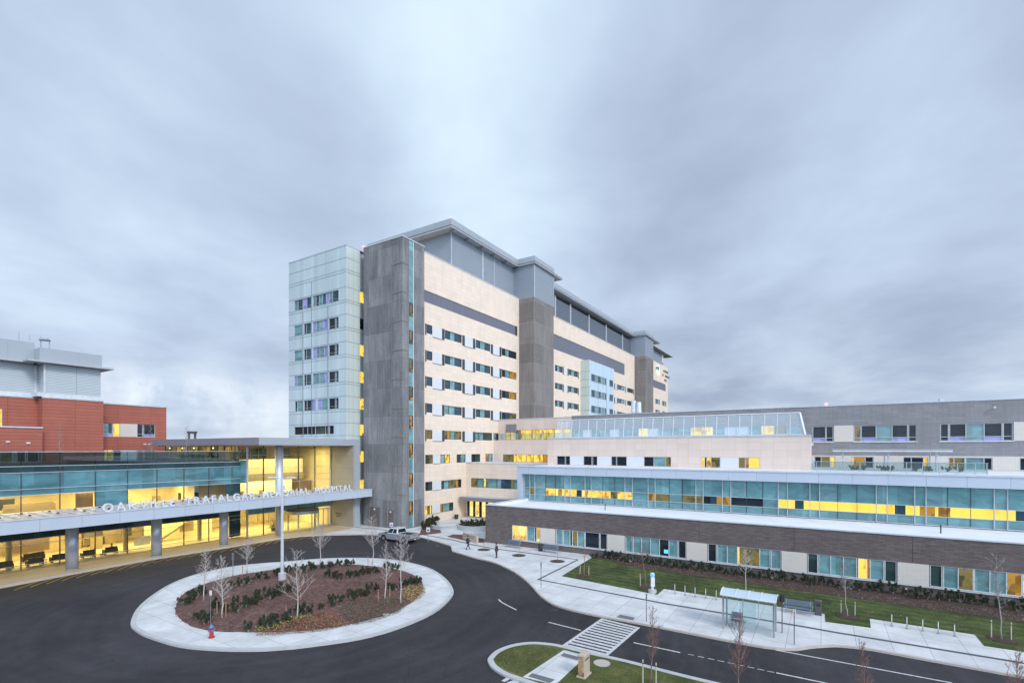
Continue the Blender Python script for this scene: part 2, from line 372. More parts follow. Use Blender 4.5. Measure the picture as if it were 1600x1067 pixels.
def wall(F, u0, u1, z0, z1, ops, mat, parent, rec=.22, name='wall'):
    """wall skin on facade F with real openings and their reveals"""
    if u0 > u1: u0, u1 = u1, u0
    ops = [(min(a, b), max(a, b), c, d) for a, b, c, d in ops]
    P = (lambda u, z, n: (F[1] - n, u, z)) if F[0] == 'X' else (lambda u, z, n: (u, F[1] - n, z))
    zs = sorted({z0, z1, *[round(min(max(o[i], z0), z1), 4) for o in ops for i in (2, 3)]})
    mb = MB().m(mat)
    for a, b in zip(zs, zs[1:]):
        if b - a < 1e-4: continue
        mid = (a + b) / 2
        blk = sorted((max(o[0], u0), min(o[1], u1)) for o in ops if o[2] < mid < o[3])
        c = u0
        for s, e in blk:
            if s > c + 1e-4: mb.quad(P(c, a, 0), P(s, a, 0), P(s, b, 0), P(c, b, 0))
            c = max(c, e)
        if c < u1 - 1e-4: mb.quad(P(c, a, 0), P(u1, a, 0), P(u1, b, 0), P(c, b, 0))
    for s, e, a, b in ops:
        mb.quad(P(s, a, 0), P(s, a, -rec), P(s, b, -rec), P(s, b, 0)); mb.quad(P(e, a, 0), P(e, a, -rec), P(e, b, -rec), P(e, b, 0))
        mb.quad(P(s, a, 0), P(e, a, 0), P(e, a, -rec), P(s, a, -rec)); mb.quad(P(s, b, 0), P(e, b, 0), P(e, b, -rec), P(s, b, -rec))
    return part(name, mb, parent)
def window(F, segs, z0, z1, parent, frame='mullion_dark', rec=.16, fw=.05, transom=None, sill=None, name='window'):
    """segs = [(u0, u1, code)] neighbouring panes in one opening"""
    segs = [(min(a, b), max(a, b), c) for a, b, c in segs]
    lo, hi = min(s[0] for s in segs), max(s[1] for s in segs)
    fb = MB().m(frame)
    fb.fbox(F, lo, hi, z0, z0 + fw, -rec, -rec + .09); fb.fbox(F, lo, hi, z1 - fw, z1, -rec, -rec + .09)
    for u in sorted({round(x, 3) for s in segs for x in s[:2]}):
        a, b = max(lo, u - fw / 2), min(hi, u + fw / 2)
        if u - lo < fw: a, b = lo, lo + fw
        if hi - u < fw: a, b = hi - fw, hi
        fb.fbox(F, a, b, z0 + fw, z1 - fw, -rec, -rec + .09)
    if transom is not None: fb.fbox(F, lo, hi, transom - fw * .4, transom + fw * .4, -rec, -rec + .075)
    if sill: fb.m(sill).fbox(F, lo - .04, hi + .04, z0 - .09, z0, -.02, .06)
    o = part(name, fb, parent)
    pb = MB()
    P = (lambda u, z, n: (F[1] - n, u, z)) if F[0] == 'X' else (lambda u, z, n: (u, F[1] - n, z))
    for a, b, c in segs:
        if len(c) == 2 and transom is not None:
            pb.m(CODE[c[0]]).quad(P(a, transom, -rec), P(b, transom, -rec), P(b, z1, -rec), P(a, z1, -rec))
            pb.m(CODE[c[1]]).quad(P(a, z0, -rec), P(b, z0, -rec), P(b, transom, -rec), P(a, transom, -rec))
        else: pb.m(CODE[c[0]]).quad(P(a, z0, -rec), P(b, z0, -rec), P(b, z1, -rec), P(a, z1, -rec))
    p = part('pane', pb, o)
    return o
def conv(F, segs):
    f = (lambda p: onX(p, F[1])) if F[0] == 'X' else (lambda p: onY(p, F[1]))
    return [(f(a), f(b), c) for a, b, c in segs]
def ext(segs): return min(min(s[:2]) for s in segs), max(max(s[:2]) for s in segs)
# ================================================================== ground sheets
GZ = 0.12
mb = MB().m('land'); 
ground_mat('land', [(.3, (.05, .06, .03)), (.7, (.09, .095, .05))], .05)
ground_mat('asphalt', [(.3, (.026, .025, .029)), (.7, (.043, .041, .046))], 1.2, .5, 60, .85, mid=(.09, .26), road=True)
ground_mat('concrete_walk', [(.3, (.49, .495, .50)), (.7, (.62, .625, .63))], .45, .15, 30, .9, mid=(.35, .10), joints=(1.9, 1.9))
ground_mat('kerb_concrete', [(.3, (.38, .385, .385)), (.7, (.50, .505, .505))], 1.5, .15, 30, .9)
ground_mat('kerb_tan', [(.3, (.42, .38, .33)), (.7, (.52, .48, .43))], 1.5, .15, 30, .9)
ground_mat('lawn', [(.3, (.024, .042, .010)), (.5, (.052, .074, .020)), (.72, (.115, .118, .038))], 1.3, .8, 40, .95, mid=(.22, .34), mow=(1.1, .13))
ground_mat('lawn_rough', [(.3, (.035, .055, .014)), (.5, (.085, .10, .028)), (.72, (.18, .155, .06))], .8, .8, 40, .95, mid=(.35, .3))
ground_mat('mulch', [(.28, (.045, .022, .018)), (.5, (.125, .068, .058)), (.72, (.25, .155, .135))], 3.2, 1.0, 18, .95, mid=(.3, .18))
ground_mat('mulch_dark', [(.28, (.03, .02, .018)), (.5, (.07, .045, .038)), (.72, (.12, .085, .07))], 2.6, 1.0, 18, .95)
simple('paint_white', (.40, .40, .41), .8, vs=7, col2=(.64, .65, .66))
simple('paint_yellow', (.42, .27, .05), .8, var=.2, vs=5)
simple('paver_dark', (.085, .085, .095), .85, var=.15, vs=5)
simple('tactile', (.13, .135, .15), .7, var=.15, vs=8)
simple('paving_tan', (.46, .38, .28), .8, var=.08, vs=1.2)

def smooth_line(P, k=5, closed=False):
    n_ = len(P); out = []
    for i in range(n_ if closed else n_ - 1):
        g = lambda j: P[j % n_] if closed else P[max(0, min(n_ - 1, j))]
        p0, p1, p2, p3 = g(i - 1), g(i), g(i + 1), g(i + 2)
        for s in range(k):
            t = s / k
            out.append(tuple(.5 * ((2 * p1[a]) + (-p0[a] + p2[a]) * t + (2 * p0[a] - 5 * p1[a] + 4 * p2[a] - p3[a]) * t * t + (-p0[a] + 3 * p1[a] - 3 * p2[a] + p3[a]) * t ** 3) for a in (0, 1)))
    if not closed: out.append(P[-1])
    return out
def offset_line(P, d, closed=False):
    n_ = len(P); out = []
    for i in range(n_):
        a = P[(i - 1) % n_] if closed else P[max(0, i - 1)]; b = P[(i + 1) % n_] if closed else P[min(n_ - 1, i + 1)]
        t = Vector((b[0] - a[0], b[1] - a[1])).normalized(); out.append((P[i][0] - t.y * d, P[i][1] + t.x * d))
    return out
def ribbon(mb, A, B, z0, z1, closed=False):
    """kerb-like strip between two lines: top face and both sides"""
    k = len(A); r = range(k if closed else k - 1)
    vs = [(x, y, z1) for x, y in A] + [(x, y, z1) for x, y in B] + [(x, y, z0) for x, y in A] + [(x, y, z0) for x, y in B]
    fs = []
    for i in r:
        j = (i + 1) % k
        fs += [(i, j, k + j, k + i), (i, 2 * k + i, 2 * k + j, j), (k + i, k + j, 3 * k + j, 3 * k + i)]
    mb.add(vs, fs)
def strip(mb, pts, wd, z):
    A = offset_line(pts, wd / 2); B = offset_line(pts, -wd / 2)
    for i in range(len(pts) - 1): mb.quad((*A[i], z), (*A[i + 1], z), (*B[i + 1], z), (*B[i], z))

s_ = MB().m('land').box(-1500, 3000, -2500, 2500, -1.0, -.03); setting('ground', s_)
s_ = MB().m('asphalt').quad((-60, -120, 0), (56, -120, 0), (56, 110, 0), (-60, 110, 0)); setting('road', s_)

# ---- pavement along the hospital: kerb line from beneath the canopy round to the bus lay-by
left_k = GG([(0, 919), (110, 898), (241, 874), (346, 857.5), (440, 842), (470, 838.5), (500, 836.8), (560, 835.5), (595, 836)])
kerb_px = [(655, 839.5), (680, 846), (704, 853.5)]
kerb2 = [(706.5, 862), (722, 866.5), (740, 872), (762, 877), (777.5, 882), (802, 894), (820.6, 907.5), (834, 921), (845, 933), (862, 944.5), (880, 951), (899, 956), (920, 960.7), (942, 965), (990, 974), (1006, 977), (1060, 987.4), (1128.8, 1001), (1192.5, 1012.6)]
kerb3 = [(1222, 1016), (1245.6, 1016.4), (1267, 1013.2), (1299, 1010.8), (1320, 1011.6), (1362, 1016.7), (1434.5, 1030), (1520, 1045.5), (1600, 1060)]
L = [(-12, left_k[0][1] + .9)] + left_k + GG(kerb_px) + smooth_line(GG(kerb2), 3) + smooth_line(GG(kerb3), 3)
last = L[-1]; L.append((last[0] + .1, last[1] - 60))
LK = L
inner = offset_line(L, .18)                      # towards the buildings
outer = L
mbk = MB().m('kerb_tan'); ribbon(mbk, outer, inner, -.05, GZ + .004); setting('kerb', mbk)
poly = inner + [(75, last[1] - 60), (140, last[1] - 60), (140, 110), (-12, 110)]
setting('pavement', MB().m('concrete_walk').prism(poly, -.02, GZ, bottom=False))
# tan lit paving strip beneath the canopy
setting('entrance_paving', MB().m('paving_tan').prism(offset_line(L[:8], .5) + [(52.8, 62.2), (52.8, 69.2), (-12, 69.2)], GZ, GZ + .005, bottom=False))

# dark paver band
mbp = MB().m('paver_dark')
z = GZ + .009
strip(mbp, GG([(708, 843.5), (740, 851), (770, 856.6), (903, 874), (841, 905), (1040, 942.8), (1131, 957.8), (1257, 978.8), (1300, 986.6), (1600, 1035.6)], GZ) , .32, z)
strip(mbp, GG([(556, 823.5), (620, 829.6), (664, 835.5), (708, 843.5)], GZ), .32, z + .002)
setting('paver_band_path', mbp)
# lawn and planting bed along the brick podium
a = GG([(878, 899.7), (1027, 928.8), (1037.5, 919.7), (1289, 958.9), (1289.7, 971), (1360.6, 980.4), (1359, 966), (1523.4, 991), (1538, 1008.7), (1600, 1018)], GZ)
bed = GG([(925, 871), (1000, 888), (1300, 930.3), (1600, 972)], GZ)
far_y = last[1] - 55
lawn = a + [(a[-1][0], far_y), (bed[-1][0], far_y)] + bed[::-1]
setting('lawn', MB().m('lawn').prism(lawn, GZ - .01, GZ + .03, bottom=False))
bedp = bed + [(bed[-1][0], far_y), (53.96, far_y), (53.96, bed[0][1] + .9)]
setting('planting_bed_ground', MB().m('mulch_dark').prism(bedp, GZ - .01, GZ + .06, bottom=False))

# ---- road markings
mk = MB().m('paint_white')
strip(mk, smooth_line(GG([(779, 936), (784, 940.5), (795, 946.5), (807, 952.5)]), 4), .13, .006)
for p, q in (((857, 971.6), (908, 984.4)), ((990, 1003.4), (1062.9, 1019)), ((1212.7, 1050.5), (1296.6, 1068)), ((1211.6, 1014.9), (1488, 1066.5))):
    strip(mk, GG([p, q]), .13, .006)
aa, bb, cc_, dd = G(942, 966), G(878, 1010), G(998, 979.5), G(944, 1026)
strip(mk, [aa, bb], .22, .006); strip(mk, [cc_, dd], .22, .006)
for i in range(13):
    t = (i + .35) / 13.2
    p = Vector(aa).lerp(Vector(bb), t); q = Vector(cc_).lerp(Vector(dd), t)
    strip(mk, [tuple(p), tuple(q)], .28, .010)
strip(mk, GG([(786, 1064), (806, 1052)]), .25, .006); strip(mk, GG([(795, 1068), (818, 1060)]), .4, .006)
for k in range(9):                                        # worn traces between the dashes
    p = G(1075 + k * 15.5, 1021.5 + k * 3.3); strip(mk, [(p[0], p[1]), (p[0] + .02, p[1] - .35)], .07, .006)
setting('road_markings', mk)
ym = MB().m('paint_yellow')
Ly = offset_line(left_k[:7], -.15); Lo = offset_line(left_k[:7], -1.9)
strip(ym, Ly, .10, .006); 
def along(P, d):
    for i in range(len(P) - 1):
        a_, b_ = Vector(P[i]), Vector(P[i + 1]); l_ = (b_ - a_).length
        if d <= l_: return a_.lerp(b_, d / l_)
        d -= l_
    return None
d = .2
while True:
    p, q = along(Ly, d + 2.4), along(Lo, d)
    if p is None or q is None: break
    strip(ym, [tuple(p), tuple(q)], .12, .007); d += 1.15
setting('no_parking_markings', ym)

# ---- median island (lower edge of the picture)
nose = [(1114, 1067), (1060, 1054), (980, 1033.5), (920, 1020.3), (880, 1010.6), (860, 1007), (830, 1005), (800, 1009), (776, 1018), (763, 1030), (763, 1037), (770, 1046), (786, 1056), (806, 1063.5), (842, 1076)]
NP = smooth_line(GG(nose), 4)
d0 = Vector(NP[0]) - Vector(NP[4]); NP = [tuple(Vector(NP[0]) + d0.normalized() * 25)] + NP
d1 = Vector(NP[-1]) - Vector(NP[-5]); NP.append((NP[-1][0] + 1.5, NP[0][1]))
NI = offset_line(NP, .35)
km = MB().m('kerb_concrete'); ribbon(km, NP, NI, -.03, GZ + .002); setting('median_kerb', km)
setting('median_ground', MB().m('lawn_rough').prism(NI, -.03, GZ - .01, bottom=False))
g_ = GG([(881, 1015), (817, 1057), (868, 1069), (916, 1024)], GZ)
v1 = (Vector(g_[1]) - Vector(g_[0])).normalized() * .0
setting('median_path', MB().m('concrete_walk').prism([g_[0], g_[1], g_[2], g_[3]], GZ - .02, GZ + .006, bottom=False))
tp = MB().m('tactile')
for q in ([(881, 1019.5), (907, 1026.5), (902, 1031), (876, 1024)], [(832, 1051), (867, 1061), (859, 1066.5), (825, 1056)], [(969, 959.5), (992, 964.5), (989, 968.5), (963, 963.5)]):
    pp = GG(q, GZ + .008); tp.prism(pp, GZ + .001, GZ + .012, bottom=False)
setting('tactile_path', tp)

# ---- round planted island
ro = [(204, 975.5), (212, 955.8), (229.5, 938), (259, 918), (288.6, 904.6), (318, 895.8), (365, 886), (416, 880.8), (444, 879), (502, 874), (564, 872.8), (619, 876.3), (667, 887.6), (693.6, 903), (708, 921.7), (704, 936), (677, 958.8), (625.6, 981.5), (563.7, 999), (481, 1011.4), (440, 1015.5), (397, 1017.8), (338, 1016.8), (278.7, 1011), (229.5, 996), (210, 985)]
ri = [(268, 955.8), (271, 942), (282.7, 926), (310, 913.5), (357.4, 899.5), (416.5, 890), (460, 884), (502, 880.5), (563.7, 881), (625.6, 888.7), (656.5, 901), (665.8, 915.5), (658.6, 932), (625.6, 954.6), (584, 968), (522.5, 981.5), (460.6, 987.6), (397, 989), (338, 988), (298, 981), (275, 967.6)]
IZ = .14
RO = smooth_line(GG(ro), 4, True); RI = smooth_line(GG(ri, IZ), 4, True)
RK = offset_line(RO, -.3, True)
cen = Vector((sum(p[0] for p in RI) / len(RI), sum(p[1] for p in RI) / len(RI)))
if (Vector(RK[0]) - cen).length > (Vector(RO[0]) - cen).length: RK = offset_line(RO, .3, True)
k_ = MB().m('kerb_concrete'); ribbon(k_, RO, RK, -.03, IZ + .004, True); setting('island_kerb', k_)
w_ = MB().m('concrete_walk'); w_.prism(RK, -.03, IZ - .004, bottom=False); setting('island_path', w_)
def mound(x, y):
    """height of the planted mound"""
    p = Vector((x, y)) - cen; ang = math.atan2(p.y, p.x)
    best = min(RI, key=lambda q: abs((math.atan2(q[1] - cen.y, q[0] - cen.x) - ang + math.pi) % (2 * math.pi) - math.pi))
    r = p.length / max(.1, (Vector(best) - cen).length)
    return IZ + .01 + .45 * max(0, 1 - min(1, r) ** 2) + (.03 if r < 1 else 0)
rn = 14; vs = []; k = len(RI)
for j in range(rn + 1):
    s = 1 - j / (rn + 1)
    for i in range(k):
        x, y = cen.x + (RI[i][0] - cen.x) * s, cen.y + (RI[i][1] - cen.y) * s
        vs.append((x, y, (IZ - .05 if j == 0 else IZ + .01 + .45 * (1 - s * s) + .03 * random.uniform(-.6, 1))))
fs = [(j * k + i, j * k + (i + 1) % k, (j + 1) * k + (i + 1) % k, (j + 1) * k + i) for j in range(rn) for i in range(k)] + [tuple(range(rn * k, (rn + 1) * k))]
setting('planting_mound_ground', MB().m('mulch').add(vs, fs))

# ================================================================== TOWER
T = thing('hospital_tower', 'ten storey cream, concrete and pale glass hospital tower with louvred penthouse', 'building', (62, 56, 0))
YT = 55.6; FY = ('Y', YT); XA = onY(664, YT); XB = 92.1
core = MB().m('cream'); core.box(60.6, 214, 56.0, 79, 0, 44.6); core.box(93, 214, 55.9, 56.2, 44.3, 45.0); part('core_wall', core, T)
rows5 = [31.7, 27.3, 23.0, 18.55, 14.15]
ops = []; wins = []; extras = MB()
def fin(u0, u1, z0, z1, mat='mullion_dark', n=.05): part({'mullion_dark': 'window_fin', 'white_panel': 'white_panel', 'joint': 'panel_sill'}[mat], MB().m(mat).fbox(FY, onY(u0, YT), onY(u1, YT), z0, z1, 0.002, n), T)
lights = {1: 'y', 2: 'y', 3: 'y'}
for i, z in enumerate(rows5):
    z1 = z + 1.5
    g1 = [(666.5, 675.5, 'b' if i < 4 else 'k')]
    g2 = [(695, 703.3, 'b'), (703.3, 711.5, 'T'), (711.5, 721.5, 'b')] if i < 3 else ([(695, 702, 't'), (702, 711.5, 'T'), (711.5, 721.5, 'b')] if i == 3 else [(694, 699, 'k'), (699, 704, 'a'), (704, 711.5, 'T'), (711.5, 721, 'k')])
    g3 = [(743.5, 750.5, 'b'), (750.5, 758.3, 'T'), (758.3, 766, 'b')] if i < 4 else [(742, 749, 't'), (749, 756, 'T'), (756, 769, 'g')]
    g4 = [(784, 789.5, 'd'), (789.5, 795.5, 'T'), (795.5, 800.5, 'd'), (801.5, 807, 'd')]
    if i == 1: g4 = [(784, 789.5, 'd'), (789.5, 796, 'T'), (796, 807, 'a')]
    if i == 2: g4 = [(784, 789.5, 'd'), (789.5, 795.5, 'g'), (795.5, 807, 'a')]
    if i == 3: g4 = [(784, 789.5, 'd'), (789.5, 796, 'b'), (796, 807, 'k')]
    if i == 4: g4 = [(771, 776, 't'), (776, 782, 'g'), (783, 789, 'd')]
    for g in (g1, g2, g3, g4):
        s = conv(FY, g); a, b = ext(s); ops.append((a, b, z, z1)); wins.append((s, z, z1, 'mullion_dark'))
    for a, b in ((664.3, 666), (690.5, 694.3), (722.3, 726), (738.8, 742.4), (766.8, 770), (780.3, 783.3)):
        if i == 4 and a > 760: continue
        fin(a, b, z - .35, z1 + .05)
    for a, b in ((676, 690.5), (726, 738.8), (770, 780.3)):
        if i == 4 and a > 760: continue
        fin(a, b, z - .32, z1 + .03, 'white_panel', .03); fin(a, b, z - .40, z - .32, 'joint', .08)
low = [(10.0, 11.5, [[(664.5, 670, 'g'), (670, 676.5, 'k')], [(688, 695.5, 'T'), (695.5, 703, 'y')], [(713.5, 720, 'g'), (720, 727.5, 't')], [(736.5, 743, 'd'), (743, 750.5, 'g')], [(758.5, 764, 'a'), (764, 770, 'T')]], [(677, 687.5), (728, 736), (770, 778)]),
       (5.5, 7.0, [[(664.5, 670, 'd'), (670, 675.5, 'g')], [(689.5, 694, 'g'), (694, 702, 'T'), (702, 712, 'k'), (712, 717, 'a'), (717, 721, 'd')]], [(676, 689)]),
       (1.55, 3.0, [[(664.5, 669, 'y'), (669, 672, 'k'), (672, 675, 'y')], [(688, 693, 'a'), (693, 703, 'T'), (703, 708.5, 'g')]], [(675.5, 687.5)])]
for z, z1, gs, ps in low:
    for g in gs:
        s = conv(FY, g); a, b = ext(s)
        if z < 9 and a > 73.2: continue
        ops.append((a, b, z, z1)); wins.append((s, z, z1, 'mullion_dark'))
    for a, b in ps: fin(a, b, z, z1, 'white_panel', .02); fin(a, b, z - .08, z, 'joint', .06)
bx1 = onY(807.8, YT)
ops.append((60.7, bx1, 36.8, 38.75))
wall(FY, 60.6, XB, 0, 45.0, ops, 'cream', T)
for s, z, z1, fr in wins: window(FY, s, z, z1, T, fr, sill=None)
band = MB().m('grey_band').fbox(FY, 60.7, bx1 - .5, 36.8, 38.75, -.2, -.12); band.m('mullion_dark').fbox(FY, bx1 - .5, bx1 + .1, 36.75, 38.8, -.2, .02); part('louver_band', band, T)
cp = MB().m('coping').box(60.4, XB, YT - .08, 56.4, 45.0, 45.12); part('coping', cp, T)
# upper section behind the second pier
XC, XD = onY(864, YT), 170.6
bx2 = onY(976, YT); ops = [(XC, bx2, 36.95, 40.7)]; wins = []
for i, z in enumerate([31.7, 27.3, 23.0]):
    z1 = z + 1.5
    for g in ([(867, 871, 'b'), (871, 875, 'T'), (875, 879, 'b')], [(888.6, 893, 'g'), (893, 898, 'T'), (898, 902.7, 'g')], [(965.5, 971, 'b'), (971, 976, 'T')], [(980, 985, 'g'), (985, 989.4, 'b')]):
        s = conv(FY, g); a, b = ext(s); ops.append((a, b, z, z1)); wins.append((s, z, z1, 'mullion_dark'))
    for a, b in ((879.2, 880.6), (886.6, 888.2), (902.8, 904), (959.8, 961), (963.8, 965), (977, 978), (989.6, 990.4)): fin(a, b, z - .35, z1 + .05)
    for a, b in ((880.6, 886.6), (961, 963.8), (976.2, 979.3)): fin(a, b, z - .3, z1, 'white_panel', .03)
wall(FY, XC - 6, XD, 12, 45.0, ops, 'cream', T)
for s, z, z1, fr in wins: window(FY, s, z, z1, T, fr)
part('louver_band', MB().m('grey_band').fbox(FY, XC, bx2, 36.95, 40.7, -.2, -.12), T)
part('coping', MB().m('coping').box(XC - 6, XD, YT - .08, 56.4, 45.0, 45.12), T)
# end section
XE, XF = 180.4, onY(1043.5, YT); ops = [(XE + 8, XF - 3.5, 36.6, 39.5)]; wins = []
for z in (30.4, 26.2):
    for g in ([(1024, 1027.5, 'b'), (1027.5, 1031, 'T')], [(1034.5, 1037.5, 'b'), (1037.5, 1041, 't')]):
        s = conv(FY, g); a, b = ext(s); ops.append((a, b, z, z + 1.9)); wins.append((s, z, z + 1.9, 'mullion_dark'))
wall(FY, XE - 1, XF, 12, 47, ops, 'cream', T)
for s, z, z1, fr in wins: window(FY, s, z, z1, T, fr)
part('louver_band', MB().m('grey_band').fbox(FY, XE + 8, XF - 3.5, 36.6, 39.5, -.2, -.12), T)
# piers
def pier(x0, x1, y0, ztop, mat, name='concrete_pier'):
    p = part(name, MB().m(mat).box(x0, x1, y0, 57.5, 0, ztop), T)
    return p
pier(XB, 101.1, 51.8, 44.8, 'concrete_brown'); pier(XD, 180.4, 51.8, 44.8, 'concrete_brown')
led = MB().m('concrete_ledge')
for k in range(8):
    z = 40.6 - k * 4.4
    for x0, x1 in ((XB, 101.1), (XD, 180.4)):
        part('pier_ledge', MB().m('concrete_ledge').box(x0 - .04, x0 + 2.0, 51.76, 54.6, z - .08, z + .08), T)
# stair block of raw concrete at the near corner
X1, Y1, X2, Y2 = 55.63, 54.43, 60.55, 63.08
cst = MB().m('concrete').box(X1, X2, Y1, Y2, 0, 45.05); part('concrete_pier', cst, T, label='raw grey concrete stair block with narrow glass slot')
cap = MB().m('coping').box(X1 - .06, X2 + .06, Y1 - .06, Y2 + .06, 45.05, 45.2); part('coping', cap, T)
FX1, FY1 = ('X', X1), ('Y', Y1)
led = MB().m('concrete_ledge')
u612, u638 = onX(612, X1), onY(637.5, Y1)
for k in range(10):
    z = 41.1 - k * 4.45
    part('pier_ledge', MB().m('concrete_ledge').box(X1 - .05, u638, Y1 - .05, u612, z - .12, z + .06), T)
led.box(X1 - .03, X1 + .3, u612 - .06, u612 + .06, 0, 41.2)
led.box(u638 - .1, u638 + .02, Y1 - .03, Y1 + .2, 0, 44)
part('corner_rib', led, T)
sl0, sl1 = onY(639, Y1), onY(645, Y1)
gs = MB().m('g_teal2').fbox(FY1, sl0, sl1, 0.3, 44.9, .01, .03); part('glass_slot', gs, T)
sl_f = MB().m('white_frame').fbox(FY1, sl1, sl1 + .12, .3, 44.9, .0, .10); part('slot_frame', sl_f, T)
for i, z in enumerate([33.2, 28.9, 24.5, 20.1, 15.6, 11.2, 6.6, 2.2]):
    wsg = MB().m('mullion_dark').fbox(FY1, sl0, sl1, z - .05, z + 2.1, .03, .05); o = part('window', wsg, T)
    pn = MB().m('dim' if i < 4 else 'amber').fbox(FY1, sl0 + .08, sl1 - .25, z + .55, z + 2.0, .05, .06); pn.m('g_dark').fbox(FY1, sl1 - .25, sl1, z + .55, z + 2.0, .05, .06); pn.m('amber' if i > 2 else 'dim').fbox(FY1, sl0 + .3, sl1 - .05, z, z + .4, .05, .06); part('pane', pn, o)
for a, b, h in ((578, 593.5, 3.2), (606.5, 615, 3.0)):
    dr = MB().m('door_brown').fbox(FX1, onX(a, X1), onX(b, X1), .12, h, 0, .04); dr.m('concrete_ledge').fbox(FX1, onX(a, X1), onX(a, X1) + .15, .1, h + .5, 0, .09)
    d_ = part('door', dr, T)
    part('wall_lamp', MB().m('white_metal').fbox(FX1, onX((a + b) / 2, X1) - .12, onX((a + b) / 2, X1) + .12, h - .45, h - .2, .04, .16), d_)
# pale glass volume
X3, Y3, X4, Y4 = 53.1, 64.2, 55.85, 79.2
F3 = ('X', X3)
gb = MB().m('glass_panel').box(X3 + .35, X4 + 4, Y3 + .3, Y4, 0, 44.9); part('glass_core', gb, T)
zr = [36.35, 32.0, 27.65, 23.3, 18.95]
ops = []; wins = []
pat = [[[(459.5, 465, 't'), (465, 472.5, 'b'), (472.5, 478.8, 'l'), (478.8, 486, 'b')], [(488.5, 493, 't'), (493, 498, 'b'), (498, 503.5, 't'), (503.5, 508.8, 'b'), (508.8, 514, 'l'), (514, 519, 't'), (519, 529, 'b')]],
       [[(459.5, 472, 't')], [(474.5, 478, 'd'), (478, 486, 'b')], [(488.5, 493.5, 'l'), (493.5, 499, 't'), (499, 504, 'T'), (504, 511.5, 'l')], [(513.5, 523, 'd'), (524.5, 529, 'b')]],
       [[(459.5, 472, 't')], [(474.5, 478, 'd'), (478, 486, 'b')], [(488.5, 494, 'l'), (494, 499, 't'), (499, 506, 'T'), (506, 511.5, 'l')], [(513.5, 523, 'd'), (524.5, 529, 'b')]],
       [[(459.5, 464, 'l'), (464, 473, 't')], [(474.5, 478, 'd'), (478, 486, 'b')], [(488.5, 498, 't'), (499, 507, 'T'), (507, 511.5, 'l')], [(513.5, 523, 'd'), (524.5, 529, 'b')]],
       [[(460.5, 464, 'd'), (464.5, 473.5, 't')], [(474.5, 479, 'd'), (479, 487, 'd'), (487, 493, 'l')], [(496, 502, 'l'), (502, 511.5, 'T')], [(513.5, 523, 'd'), (524.5, 529, 'b')]]]
for z, row in zip(zr, pat):
    for g in row:
        s = conv(F3, g); a, b = ext(s); ops.append((a, b, z, z + 1.8)); wins.append((s, z, z + 1.8))
sL = conv(F3, [(459.5, 480, 'd'), (480, 492, 'd'), (492, 508, 'g'), (508, 513, 'd'), (514, 521.5, 'd')]); a, b = ext(sL); ops.append((a, b, 14.9, 16.3)); wins.append((sL, 14.9, 16.3))
wall(F3, Y3, Y4, 0, 44.9, ops, 'glass_panel', T)
for s, z, z1 in wins: window(F3, s, z, z1, T, 'grey_frame', transom=(z + .45 if z > 17 else None))
wall(('Y', Y3), X3, X4, 0, 44.9, [], 'glass_panel_warm', T)
ln = MB().m('joint')
for z in [43.3 - .35, 41.1, 40.65] + [x + d_ for x in zr for d_ in (1.95, -.1, -.5)] + [16.6, 14.6]:
    ln.box(X3 - .02, X4 + .01, Y3 - .02, Y4, z, z + .05)
for pxa in (487, 473.4, 512.4): ln.box(X3 - .03, X3 + .1, onX(pxa, X3) - .05, onX(pxa, X3) + .05, 14.5, 40.6 if pxa == 487 else 35.8)
part('joint_line', ln, T)
part('coping', MB().m('metal_panel').box(X3 - .05, X4 + 4, Y3 - .05, Y4, 44.9, 45.05), T)
# teal recess between glass volume and stair block
rc = MB().m('g_teal').box(X4, X4 + 2.2, 64.6, 65.2, 0, 44.2); rc.m('joint')
for k in range(20): rc.box(X4, X4 + 2.2, 64.57, 64.62, 2.17 * k + .9, 2.17 * k + .98)
part('glass_slot', rc, T)
for i, z in enumerate([36.6, 32.2, 27.8, 23.4, 19.0, 14.7, 10.3, 5.6]):
    c_ = 'g_dark' if i == 1 else 'lit'
    o = part('window', MB().m('mullion_dark').box(X4, X4 + 2.2, 64.52, 64.58, z - .1, z + 1.9), T); part('pane', MB().m(c_).box(X4 + .05, X4 + 2.2, 64.49, 64.52, z, z + 1.8), o)
# projecting pale blue glass box on the long face
gx0, gy0, gx1 = 124.5, 53.06, 143.4
part('glass_bay', MB().m('glass_panel_warm').box(gx0, gx0 + .5, gy0, YT, 15, 36.5).m('glass_panel_blue').box(gx0 + .5, gx1, gy0, YT, 15, 36.5).m('joint').box(gx0 - .03, gx0 + .6, gy0 - .02, YT, 31.2, 31.26).box(gx0 - .03, gx0 + .6, gy0 - .02, YT, 33.4, 33.46).box(gx0 - .03, gx0 + .6, gy0 - .02, YT, 26.9, 26.96).box(gx0 - .03, gx0 + .6, gy0 - .02, YT, 29.1, 29.16).box(gx0 - .03, gx0 + .6, gy0 - .02, YT, 22.9, 22.96), T)
FG = ('Y', gy0)
for z in (31.0, 26.7, 22.4):
    for g in ([(923.5, 929, 'b'), (929, 933, 't'), (933.5, 938.5, 'g')], [(939.5, 944.5, 't'), (945, 947, 'd')], [(952, 957.5, 'b')]):
        window(FG, conv(FG, g), z, z + 1.9, T, 'grey_frame', rec=-.03)
vl = MB().m('grey_frame')
for p_ in (934.5, 947.5): vl.fbox(FG, onY(p_, gy0) - .08, onY(p_, gy0) + .08, 15, 31, .02, .1)
part('joint_line', vl, T)
